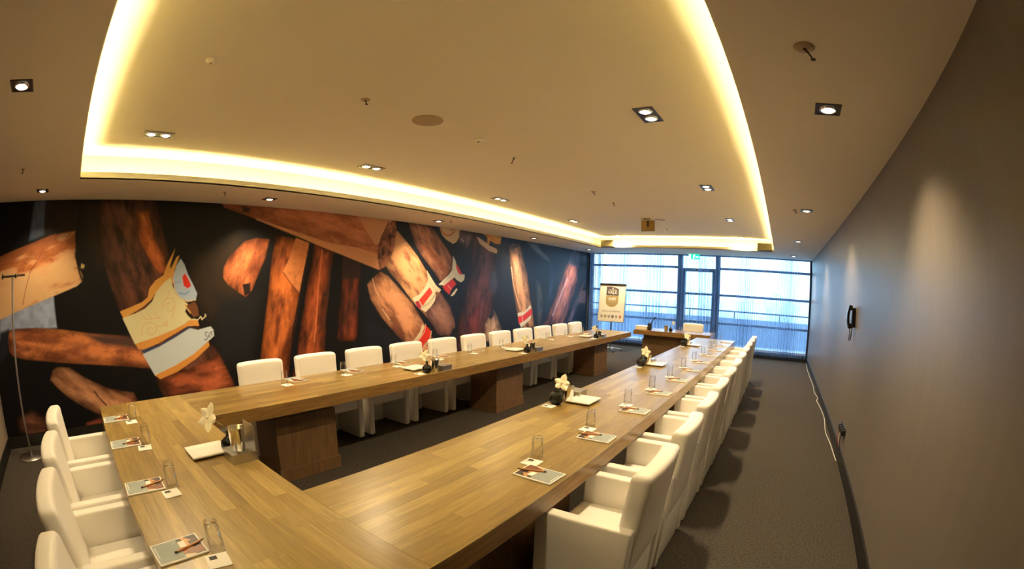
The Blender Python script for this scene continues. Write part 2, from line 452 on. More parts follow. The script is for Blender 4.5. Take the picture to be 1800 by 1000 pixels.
# ------------------------------------------------------------------ outside: terrace, parapet, hazy country
struct(MB().box(-14, 9, YW + 0.06, 16.0, -0.12, -0.02).build('terrace_floor', 'terrace'))
par = empty('terrace_parapet', (-2.4, 15.6, 0))
MB().box(-11, 11, -0.06, 0.06, -0.1, 0.86).build('parapet_wall', 'parapet', par)
MB().box(-11, 11, -0.03, 0.03, 1.06, 1.11).build('hand_rail', 'frame', par)
for k in range(14): MB().box(-10.4 + 1.6 * k, -10.36 + 1.6 * k, -0.02, 0.02, 0.86, 1.06).build('rail_post', 'frame', par)
tag(par, 'grey solid terrace parapet with thin hand rail beyond the window', 'parapet')
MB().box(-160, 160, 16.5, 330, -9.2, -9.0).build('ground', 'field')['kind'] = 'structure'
rnd = random.Random(3)
ORD16 = ORD + ['thirteenth', 'fourteenth', 'fifteenth', 'sixteenth']
for k in range(16):
    x = -104 + 9.4 * k; y = 150 + 20 * (k % 2); r = rnd.uniform(5.2, 6.8); h = rnd.uniform(9.5, 13.5)
    m = MB()
    ph = [rnd.uniform(0, 6.28) for _ in range(4)]
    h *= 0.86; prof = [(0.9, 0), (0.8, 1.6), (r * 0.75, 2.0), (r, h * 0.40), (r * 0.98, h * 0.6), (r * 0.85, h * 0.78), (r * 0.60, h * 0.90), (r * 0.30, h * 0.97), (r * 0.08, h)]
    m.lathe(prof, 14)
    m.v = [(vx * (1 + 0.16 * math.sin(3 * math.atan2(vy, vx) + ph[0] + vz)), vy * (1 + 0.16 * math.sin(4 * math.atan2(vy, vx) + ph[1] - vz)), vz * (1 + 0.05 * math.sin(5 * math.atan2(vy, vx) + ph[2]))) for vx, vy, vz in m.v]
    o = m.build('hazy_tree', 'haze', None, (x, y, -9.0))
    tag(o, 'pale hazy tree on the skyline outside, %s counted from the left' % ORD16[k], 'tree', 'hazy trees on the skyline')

# ------------------------------------------------------------------ sheer curtains
def curtain(name, x0, x1, z0, z1, y, waves, amp, mat, label, seed, folds=1.0):
    rn = random.Random(seed)
    n = int(waves * 14); nz = 8
    ph = [rn.uniform(0, 6.28) for _ in range(5)]
    xs = []; ys = []
    for i in range(n + 1):
        u = i / n
        a = 2 * math.pi * waves * (u + 0.012 * math.sin(9 * u * folds + ph[0]) + 0.006 * math.sin(31 * u + ph[1]))
        A = amp * (0.72 + 0.28 * math.sin(17 * u + ph[2]))
        xs.append(x0 + (x1 - x0) * u + 0.62 * A * math.sin(2 * a)); ys.append(y + A * math.sin(a))
    m = MB(); vs = []; fs = []
    for k in range(nz + 1):
        v = k / nz; fl = 0.75 + 0.25 * (1 - v)
        for i in range(n + 1):
            zb = z0 + 0.012 * math.sin(2 * math.pi * waves * i / n) if k == 0 else z0 + (z1 - z0) * v
            vs.append((xs[i] + 0.006 * math.sin(3 * v + i * 0.05), y + (ys[i] - y) * fl, zb))
    for k in range(nz):
        for i in range(n):
            a = k * (n + 1) + i
            fs.append((a, a + 1, a + n + 2, a + n + 1))
    m.add(vs, fs, True)
    o = m.build(name, mat)
    return tag(o, label, 'curtain')
CY = YF - 0.10
curtain('sheer_curtain', -5.10, -2.425, 0.10, H - 0.005, CY, 27, 0.045, 'sheer', 'wide sheer white curtain hanging behind the flip chart', 1)
curtain('sheer_curtain', -2.36, 0.84, 0.10, H - 0.005, CY, 32, 0.045, 'sheer', 'wide sheer white curtain between glass door and right wall', 2)
curtain('gathered_curtain', -5.64, -5.19, 0.08, H - 0.005, CY - 0.03, 11, 0.045, 'drape', 'sheer curtain gathered in a dense bunch beside the cigar mural', 3)

# ------------------------------------------------------------------ cigar mural printed on the left wall; lamp pools partly painted into its tones
MURAL = [('p',[(-0.086,2.674),(0.279,2.673),(0.452,2.16),(0.266,1.907),(0.047,2.233)],(30,17,11),0.25,0.0),('p',[(1.623,1.977),(2.229,2.383),(2.345,1.35),(1.832,1.232),(1.508,1.667)],(36,24,14),0.35,0.0),('p',[(1.92,1.513),(2.566,1.49),(2.4,0.597),(1.883,0.653)],(20,18,17),0.3,0.0),('p',[(4.416,1.087),(5.416,0.642),(4.403,0.367)],(18,17,18),0.2,0.0),('p',[(-0.737,2.687),(-0.567,2.683),(-0.549,2.303),(-0.696,2.259),(-0.763,2.249)],(62,66,72),0.06,0.3),('p',[(-0.584,2.683),(-0.086,2.674),(-0.08,2.3),(-0.548,2.297)],(28,18,12),0.05,0.2),('p',[(-0.973,1.49),(-0.385,1.624),(-0.35,1.274),(-0.684,1.286),(-1.081,1.303),(-1.217,1.192),(-1.198,1.421)],(112,112,114),0.03,0.35),('p',[(-1.208,1.282),(-1.063,1.314),(-1.107,1.06),(-1.249,0.949)],(24,24,26),0.05,0.0),('c',[(-1.423,1.993),(-1.203,2.094),(-0.986,2.15),(-0.692,2.222),(-0.448,2.293),(-0.107,2.327),(-0.081,2.11),(-0.048,1.951),(0.037,1.815),(0.03,1.764),(-0.05,1.712),(-0.336,1.634),(-0.67,1.55),(-0.93,1.487),(-1.198,1.421),(-1.479,1.333)],(-1.462,1.694),(0.022,2.011),(214,158,98),(136,72,34),0.015,0.35,0.5,-0.55),('l',[(-0.391,2.303),(-0.522,2.189),(-0.627,2.02),(-0.731,1.903),(-0.796,1.711),(-0.841,1.561)],(110,58,28),0.012,0.006),('l',[(-0.048,2.204),(-0.078,2.059),(-0.012,1.855),(0.038,1.758)],(20,12,8),0.03,0.02),('p',[(0.008,1.961),(0.057,1.94),(0.042,1.903),(0.002,1.911)],(150,120,70),0.015,0.0),('c',[(-0.516,0.708),(-0.457,0.817),(-0.394,0.843),(-0.214,0.821),(-0.002,0.684),(0.304,0.533),(0.658,0.439),(0.746,0.22),(0.633,0.059),(0.315,0.138),(0.014,0.299),(-0.3,0.499)],(-0.503,0.79),(0.565,0.139),(160,104,66),(88,46,26),0.02,0.6,0.6,-0.1),('l',[(0.103,0.515),(0.163,0.429),(0.246,0.338)],(50,25,15),0.02,0.015),('c',[(-1.105,0.336),(-0.865,0.396),(-0.628,0.286),(-0.583,0.114),(-0.893,0.116),(-1.104,0.172)],(-1.122,0.272),(-0.567,0.179),(140,84,56),(70,38,24),0.06,0.6,0.6,0.0),('c',[(-0.079,0.175),(0.122,0.211),(0.277,0.157),(0.301,0.07),(-0.111,0.11)],(-0.1,0.157),(0.308,0.104),(110,50,32),(60,28,20),0.04,0.6,0.5,0.0),('c',[(-1.093,1.182),(-1.065,1.29),(-0.984,1.308),(-0.683,1.298),(-0.269,1.249),(0.133,1.175),(0.571,1.116),(0.94,1.007),(0.959,0.693),(0.578,0.759),(0.179,0.816),(-0.388,0.894),(-0.847,0.965),(-1.025,1.01),(-1.088,1.071)],(-1.095,1.164),(0.953,0.871),(186,104,52),(108,54,28),0.015,0.6,0.55,-0.1),('l',[(-0.952,1.183),(-0.691,1.2),(-0.401,1.147),(-0.208,1.188)],(105,52,24),0.012,0.01),('p',[(0.052,1.168),(0.649,1.097),(0.843,1.002),(0.759,0.955),(0.283,1.035)],(60,38,30),0.08,0.0),('c',[(0.227,2.753),(0.966,2.767),(1.115,2.356),(1.258,1.981),(1.468,1.53),(1.662,1.137),(1.899,0.869),(2.155,0.323),(2.208,0.006),(1.152,0.164),(0.966,0.61),(0.837,0.928),(0.708,1.138),(0.545,1.411),(0.414,1.708),(0.301,2.034),(0.244,2.358)],(0.598,2.689),(1.595,0.322),(92,50,32),(34,20,14),0.03,0.6,0.6,0.05),('c',[(0.997,0.744),(1.461,0.626),(1.935,0.779),(2.132,0.356),(2.139,0.172),(1.168,0.27),(1.054,0.461)],(1.079,0.528),(2.132,0.552),(140,66,34),(70,30,16),0.05,0.5,0.5,0.2),('c',[(0.719,2.556),(0.91,2.558),(1.021,2.22),(1.177,2.016),(1.216,1.812),(1.104,1.801),(0.954,1.985),(0.808,2.187)],(0.798,2.557),(1.168,1.813),(168,84,36),(110,52,26),0.03,0.5,0.5,0),('p',[(0.555,1.394),(0.705,1.434),(0.865,1.483),(0.946,1.537),(0.966,1.636),(1.045,1.724),(1.164,1.788),(1.22,1.93),(1.313,2.096),(1.251,1.896),(1.263,1.853),(1.338,1.997),(1.381,2.022),(1.313,1.843),(1.326,1.724),(1.246,1.642),(1.066,1.598),(0.985,1.502),(0.864,1.425),(0.601,1.31)],(206,138,58),0.012,0.25),('p',[(0.586,1.317),(0.763,1.357),(0.904,1.406),(1.005,1.484),(1.066,1.598),(1.165,1.695),(1.265,1.76),(1.296,1.64),(1.347,1.553),(1.467,1.462),(1.507,1.425),(1.465,1.341),(1.504,1.287),(1.583,1.221),(1.459,1.186),(1.294,1.129),(1.048,1.062),(0.742,1.003)],(216,192,132),0.008,0.12),('p',[(0.743,1.006),(1.048,1.066),(1.294,1.132),(1.46,1.193),(1.544,1.25),(1.645,1.218),(1.663,1.155),(1.499,1.163),(1.312,1.085),(1.084,0.992),(0.867,0.934),(0.788,0.941)],(210,134,58),0.008,0.25),('p',[(1.295,1.742),(1.342,1.894),(1.399,1.979),(1.453,1.909),(1.507,1.788),(1.59,1.647),(1.641,1.55),(1.62,1.481),(1.528,1.459),(1.407,1.499),(1.326,1.605)],(186,188,184),0.012,0.2),('p',[(1.426,1.764),(1.466,1.806),(1.528,1.718),(1.559,1.648),(1.509,1.615),(1.448,1.652)],(176,36,20),0.012,0.0),('l',[(1.326,1.698),(1.407,1.696)],(110,130,150),0.015,0.012),('l',[(1.387,1.568),(1.468,1.548),(1.529,1.58)],(130,150,175),0.02,0.015),('l',[(1.316,1.724),(1.316,1.622),(1.387,1.508),(1.508,1.46),(1.62,1.475)],(190,150,90),0.01,0.006),('p',[(1.466,1.41),(1.61,1.455),(1.65,1.383),(1.668,1.277),(1.585,1.265),(1.526,1.338)],(86,48,24),0.012,0.0),('l',[(1.467,1.427),(1.506,1.365),(1.546,1.319)],(200,150,80),0.014,0.006),('l',[(1.522,1.234),(1.605,1.238),(1.645,1.226),(1.688,1.268),(1.707,1.231),(1.767,1.272),(1.751,1.29)],(224,196,140),0.012,0.006),('l',[(0.839,1.095),(0.854,1.177),(0.887,1.233),(0.978,1.244),(1.056,1.197),(1.053,1.146),(1.0,1.091),(0.94,1.104),(0.923,1.156),(0.965,1.186),(1.003,1.158)],(168,118,66),0.008,0.006),('l',[(0.861,1.326),(0.929,1.272)],(168,118,66),0.008,0.006),('l',[(0.932,1.355),(0.999,1.276)],(168,118,66),0.008,0.006),('l',[(1.022,1.366),(1.109,1.277)],(168,118,66),0.008,0.006),('l',[(0.929,1.28),(1.12,1.285)],(168,118,66),0.008,0.006),('l',[(1.056,1.197),(1.135,1.183),(1.209,1.245),(1.206,1.178),(1.137,1.216)],(168,118,66),0.008,0.006),('l',[(1.153,1.392),(1.155,1.46),(1.205,1.516),(1.306,1.503),(1.325,1.434),(1.263,1.353),(1.213,1.389),(1.194,1.449),(1.255,1.455)],(168,118,66),0.008,0.006),('l',[(1.226,1.524),(1.236,1.608)],(168,118,66),0.008,0.006),('l',[(1.27,1.267),(1.302,1.316),(1.324,1.4)],(168,118,66),0.008,0.006),('p',[(0.816,0.917),(1.082,0.966),(1.311,1.059),(1.519,1.151),(1.58,1.126),(1.308,1.016),(1.079,0.933),(0.862,0.876)],(44,50,66),0.02,0.0),('p',[(0.842,0.878),(1.08,0.944),(1.309,1.033),(1.529,1.133),(1.64,1.104),(1.828,1.135),(1.868,1.088),(1.875,1.015),(1.778,0.952),(1.56,0.811),(1.282,0.698),(0.987,0.611)],(196,190,172),0.012,0.15),('p',[(0.987,0.611),(1.282,0.698),(1.56,0.811),(1.788,0.951),(1.799,0.893),(1.597,0.754),(1.316,0.624),(1.052,0.557),(1.025,0.586)],(204,128,52),0.012,0.25),('l',[(1.783,1.062),(1.753,1.069),(1.741,1.04),(1.771,1.015),(1.775,0.984),(1.747,0.968),(1.73,0.991)],(18,16,18),0.011,0.005),('l',[(1.792,1.022),(1.824,1.034),(1.821,1.059),(1.798,1.053),(1.795,1.007),(1.822,1.002)],(18,16,18),0.009,0.005),('l',[(1.83,1.069),(1.848,1.017)],(18,16,18),0.011,0.005),('l',[(1.837,1.05),(1.851,1.074),(1.872,1.069)],(18,16,18),0.009,0.005),('c',[(2.327,2.207),(2.499,2.257),(2.714,2.249),(2.655,1.98),(2.562,1.791),(2.459,1.568),(2.363,1.482),(2.303,1.513),(2.088,1.651),(2.02,1.739),(2.025,1.868),(2.097,1.998),(2.203,2.101)],(2.499,2.257),(2.191,1.561),(160,82,42),(96,44,22),0.015,0.5,0.6,0),('p',[(2.311,1.646),(2.432,1.665),(2.433,1.532),(2.346,1.497)],(26,16,12),0.015,0.0),('c',[(2.811,2.315),(3.385,2.236),(3.345,2.031),(3.258,1.629),(3.181,1.154),(3.069,0.684),(2.971,0.21),(2.456,0.204),(2.543,0.582),(2.617,0.958),(2.7,1.448),(2.762,2.02)],(3.091,2.304),(2.711,0.167),(170,84,34),(88,38,16),0.015,0.75,0.55,-0.05),('p',[(3.14,2.282),(3.386,2.212),(3.327,1.991),(3.221,1.51),(2.943,1.805),(3.04,1.985)],(164,92,46),0.012,0.5),('l',[(2.943,1.805),(3.086,1.632),(3.202,1.519)],(60,28,14),0.012,0.01),('l',[(3.385,2.236),(3.346,1.991),(3.24,1.51),(3.141,1.077),(3.058,0.645)],(24,13,9),0.035,0.02),('c',[(3.465,2.215),(3.827,2.13),(3.774,1.833),(3.719,1.25),(3.67,0.792),(3.628,0.288),(3.044,0.282),(3.165,0.674),(3.258,1.15),(3.355,1.628)],(3.639,2.164),(3.323,0.328),(140,62,26),(60,26,13),0.02,0.75,0.6,0),('l',[(3.6,2.121),(3.554,1.626),(3.514,1.135),(3.467,0.81)],(168,84,40),0.02,0.02),('c',[(3.999,2.068),(4.333,1.992),(4.321,1.621),(4.302,1.093),(4.288,0.828),(4.23,0.744),(3.944,0.76),(3.881,0.817),(3.907,1.114),(3.969,1.623)],(4.176,2.013),(4.074,0.758),(116,48,22),(52,22,12),0.02,0.75,0.5,0),('p',[(3.999,2.068),(4.333,1.992),(4.319,1.709),(3.978,1.708)],(38,20,12),0.08,0.0),('l',[(3.752,1.875),(3.719,1.458),(3.633,0.963)],(60,32,18),0.03,0.03),('c',[(4.469,1.62),(4.583,1.728),(4.736,1.83),(4.909,1.759),(5.142,1.572),(5.48,1.297),(5.765,0.936),(6.064,0.585),(6.462,0.112),(5.692,0.054),(5.484,0.516),(5.149,0.742),(4.796,1.067),(4.555,1.368)],(4.689,1.766),(6.065,0.162),(190,122,76),(110,60,34),0.018,0.6,0.55,0.15),('l',[(4.795,1.224),(4.87,1.137),(4.957,1.04)],(214,160,110),0.014,0.01),('l',[(4.584,1.71),(4.647,1.529),(4.745,1.391)],(196,140,92),0.014,0.012),('c',[(4.777,2.034),(5.08,2.523),(5.311,2.347),(5.595,2.098),(5.862,1.805),(6.156,1.499),(6.446,1.198),(6.619,0.811),(6.218,0.678),(5.866,1.012),(5.479,1.327),(5.18,1.62),(4.906,1.852)],(4.99,2.278),(6.537,0.762),(206,140,84),(112,64,38),0.014,0.6,0.5,0.1),('c',[(5.762,1.169),(6.203,1.467),(6.479,1.197),(6.618,0.866),(6.457,0.659),(6.14,0.705)],(5.832,1.318),(6.456,0.713),(118,76,56),(80,50,42),0.03,0.5,0.5,0.0),('p',[(5.473,1.386),(5.646,1.446),(5.796,1.59),(5.858,1.699),(5.819,1.872),(5.923,1.755),(6.061,1.609),(6.196,1.525),(6.161,1.487),(6.037,1.497),(6.066,1.441),(6.041,1.33),(5.936,1.222),(5.806,1.135),(5.715,1.175),(5.574,1.251)],(214,186,136),0.01,0.15),('p',[(5.635,1.348),(5.902,1.575),(5.979,1.479),(5.803,1.317),(5.727,1.237)],(206,52,30),0.008,0.0),('p',[(5.536,1.323),(5.623,1.343),(5.706,1.229),(5.664,1.185),(5.574,1.251)],(122,30,34),0.008,0.0),('l',[(5.727,1.228),(5.908,1.315),(6.065,1.46)],(50,36,26),0.012,0.008),('l',[(5.702,1.193),(5.935,1.296),(6.066,1.441),(6.217,1.459)],(60,40,28),0.008,0.006),('l',[(5.84,1.864),(5.899,1.663),(6.036,1.535),(6.16,1.497)],(60,44,30),0.007,0.006),('p',[(5.491,0.631),(5.655,0.78),(5.736,0.929),(5.783,0.862),(5.707,0.722),(5.566,0.597)],(180,150,108),0.01,0.2),('p',[(5.566,0.597),(5.707,0.722),(5.796,0.907),(5.956,0.777),(5.917,0.668),(5.772,0.57),(5.668,0.396),(5.553,0.408)],(200,44,26),0.01,0.1),('l',[(5.809,0.912),(5.784,0.789),(5.604,0.603)],(222,196,150),0.01,0.008),('l',[(5.956,0.777),(5.93,0.658),(5.785,0.531),(5.681,0.395)],(214,186,140),0.014,0.01),('c',[(1.9,2.723),(2.45,2.852),(3.484,2.953),(4.984,2.851),(5.048,2.646),(4.982,2.448),(4.847,2.13),(4.723,1.858),(4.579,1.891),(4.176,2.013),(3.639,2.164),(3.138,2.314),(2.482,2.507),(1.994,2.632)],(1.905,2.679),(4.994,2.184),(156,88,50),(122,62,32),0.012,0.35,0.5,0),('p',[(2.482,2.507),(3.135,2.362),(3.739,2.227),(4.28,2.184),(4.678,2.094),(4.723,1.858),(4.176,2.013),(3.639,2.164),(3.138,2.314)],(196,126,74),0.035,0.35),('p',[(4.192,2.747),(4.966,2.734),(4.898,2.367),(4.624,2.256),(4.377,2.512)],(178,116,70),0.05,0.3),('p',[(4.969,2.676),(5.065,2.57),(5.02,2.185),(4.855,1.916),(4.735,1.858),(4.667,2.075),(4.715,2.354),(4.849,2.598)],(104,58,34),0.012,1.4),('l',[(4.735,1.858),(4.679,2.076),(4.738,2.374),(4.883,2.649)],(56,26,14),0.016,0.012),('p',[(2.257,2.669),(2.382,2.647),(2.361,2.585),(2.264,2.594)],(40,24,18),0.03,0.0),('c',[(5.334,2.686),(5.892,2.681),(6.042,2.558),(6.215,2.395),(6.372,2.266),(6.483,2.143),(6.482,1.936),(6.409,1.818),(6.243,1.675),(6.149,1.699),(6.0,1.846),(5.817,2.011),(5.657,2.149),(5.517,2.308),(5.409,2.491)],(5.547,2.695),(6.334,1.753),(168,104,64),(104,60,42),0.016,0.6,0.5,0.05),('p',[(5.599,2.338),(5.858,2.295),(6.135,2.1),(6.406,1.882),(6.295,1.803),(5.992,2.043),(5.739,2.226)],(120,66,38),0.06,0.4),('p',[(6.511,2.171),(6.594,2.071),(6.619,1.941),(6.724,1.826),(6.868,1.823),(6.861,1.723),(6.77,1.669),(6.627,1.719),(6.586,1.758),(6.448,1.781),(6.189,1.612),(6.133,1.624),(6.409,1.805),(6.502,1.911)],(196,178,146),0.01,0.1),('p',[(6.606,2.032),(6.678,1.97),(6.795,1.828),(6.724,1.813),(6.641,1.89)],(166,42,32),0.01,0.0),('p',[(6.198,1.619),(6.478,1.785),(6.567,1.768),(6.34,1.591)],(190,168,128),0.01,0.1),('p',[(6.241,1.582),(6.509,1.738),(6.63,1.642),(6.486,1.534),(6.431,1.438),(6.314,1.515)],(150,34,30),0.01,0.0),('l',[(6.382,1.611),(6.486,1.534)],(220,190,150),0.008,0.006),('p',[(6.475,1.418),(6.633,1.554),(6.664,1.534),(6.577,1.437),(6.504,1.408)],(190,170,126),0.01,0.0),('l',[(6.645,1.642),(6.487,1.495),(6.46,1.438)],(40,32,28),0.01,0.008),('p',[(6.108,2.691),(6.687,2.685),(6.674,2.55),(6.599,2.438),(6.502,2.398),(6.306,2.466),(6.189,2.546)],(180,140,92),0.012,0.15),('l',[(6.146,2.663),(6.206,2.586),(6.302,2.543),(6.417,2.553),(6.53,2.63),(6.547,2.684),(6.43,2.672),(6.441,2.647)],(132,50,24),0.024,0.012),('c',[(6.708,2.674),(7.108,2.673),(7.156,2.567),(6.909,2.342),(6.701,2.393),(6.656,2.496)],(6.893,2.693),(6.825,2.363),(92,66,58),(50,38,36),0.03,0.5,0.5,0.0),('l',[(6.736,2.516),(6.821,2.456)],(190,160,140),0.01,0.01),('c',[(7.159,2.757),(7.88,2.714),(7.9,2.25),(7.844,1.641),(7.75,0.92),(7.566,0.453),(7.442,-0.013),(6.545,0.102),(6.623,0.536),(6.75,0.968),(6.938,1.631),(7.053,2.311)],(7.476,2.816),(6.976,0.047),(82,44,38),(42,26,26),0.04,0.6,0.6,0.15),('c',[(6.993,0.957),(7.405,1.286),(7.335,0.473),(7.06,0.383)],(7.218,1.29),(7.151,0.374),(104,44,40),(70,34,32),0.05,0.5,0.5,0.0),('p',[(7.221,2.601),(7.357,2.572),(7.591,2.493),(7.935,2.389),(7.914,2.3),(7.645,2.339),(7.316,2.47)],(172,128,88),0.012,0.1),('p',[(7.217,2.685),(7.535,2.688),(7.563,2.605),(7.52,2.508),(7.334,2.57)],(34,28,22),0.012,0.0),('p',[(7.636,2.54),(8.006,2.484),(7.934,2.404),(7.64,2.454)],(30,28,24),0.012,0.0),('p',[(7.397,2.689),(7.559,2.691),(8.074,2.669),(8.03,2.515),(7.855,2.515),(7.659,2.571),(7.65,2.498),(7.591,2.493),(7.561,2.634)],(208,140,30),0.012,0.15),('l',[(7.535,2.688),(7.705,2.618),(7.853,2.559),(8.003,2.543)],(190,70,20),0.02,0.012),('c',[(9.079,2.673),(9.545,2.693),(9.849,2.516),(10.221,2.361),(10.307,2.248),(10.067,2.273),(9.607,2.395),(9.267,2.543)],(9.17,2.657),(10.28,2.26),(84,76,70),(52,52,54),0.04,0.5,0.5,0.0),('c',[(10.227,2.23),(10.447,2.19),(10.518,1.899),(10.428,1.523),(10.283,1.206),(10.197,1.312),(10.195,1.809)],(10.336,2.21),(10.31,1.206),(40,42,56),(26,30,44),0.08,0.5,0.4,0.0),('c',[(9.513,1.815),(9.783,1.798),(9.904,1.417),(9.953,1.006),(9.847,0.651),(9.669,0.713),(9.571,1.168)],(9.634,1.819),(9.794,0.706),(62,58,50),(34,38,44),0.06,0.6,0.5,0.0),('c',[(8.387,2.447),(8.464,2.545),(8.754,2.595),(8.865,2.509),(8.987,2.231),(9.159,1.902),(9.295,1.467),(9.435,1.023),(9.553,0.619),(8.997,0.63),(8.835,0.83),(8.713,1.14),(8.569,1.559),(8.446,2.038)],(8.608,2.558),(9.245,0.638),(176,120,80),(92,62,44),0.02,0.7,0.5,0.0),('p',[(8.408,2.426),(8.464,2.545),(8.585,2.591),(8.754,2.583),(8.736,2.51),(8.57,2.473),(8.469,2.419)],(54,44,40),0.02,1.2),('l',[(8.486,2.04),(8.586,1.652),(8.747,1.327),(8.887,1.088)],(204,150,106),0.02,0.02),('p',[(8.784,0.997),(9.111,1.033),(9.333,1.173),(9.384,1.098),(9.373,0.852),(9.306,0.806),(8.952,0.657),(8.859,0.781)],(176,158,128),0.02,0.1),('p',[(8.801,0.914),(9.026,0.94),(9.393,1.103),(9.415,0.949),(9.122,0.816),(8.852,0.746)],(178,44,40),0.015,0.0),('l',[(8.974,0.931),(9.026,0.772)],(210,180,150),0.02,0.01),('c',[(11.203,2.26),(11.436,2.619),(11.693,2.699),(12.002,2.606),(11.982,2.307),(11.874,1.829),(11.635,1.417),(11.346,0.962),(11.066,0.58),(9.949,0.645),(10.195,0.894),(10.552,1.309),(10.811,1.745)],(11.63,2.635),(10.541,0.611),(140,80,62),(66,42,46),0.05,0.7,0.5,-0.1),('p',[(11.265,2.264),(11.437,2.605),(11.693,2.684),(11.967,2.604),(12.001,2.219),(11.65,2.229)],(56,50,54),0.06,0.3),('l',[(11.226,1.839),(10.89,1.416),(10.621,1.093),(10.467,0.883)],(150,112,104),0.05,0.06),('c',[(12.359,1.903),(12.472,1.846),(12.178,1.417),(11.868,0.946),(11.63,0.605),(11.246,0.626),(11.655,1.127),(12.03,1.536)],(12.397,1.874),(11.436,0.615),(86,66,62),(40,40,48),0.06,0.6,0.4,0.0),('p',[(12.099,1.536),(12.493,1.54),(12.485,1.172),(11.987,1.18)],(84,58,52),0.06,0.2),('p',[(7.674,1.854),(7.888,1.948),(7.977,1.599),(7.836,1.424),(7.688,1.511)],(40,36,40),0.15,0.0),('c',[(7.706,1.018),(7.865,1.096),(7.994,0.957),(8.176,0.65),(8.318,0.386),(7.527,0.456),(7.555,0.811)],(7.844,1.097),(7.889,0.424),(150,112,84),(96,72,58),0.02,0.5,0.7,0.0),('p',[(7.668,0.972),(7.824,1.098),(7.909,1.01),(7.75,0.896)],(26,24,26),0.02,1)]
def srgb(c):
    c = np.array(c, float) / 255.0
    return np.where(c <= 0.04045, c / 12.92, ((c + 0.055) / 1.055) ** 2.4)
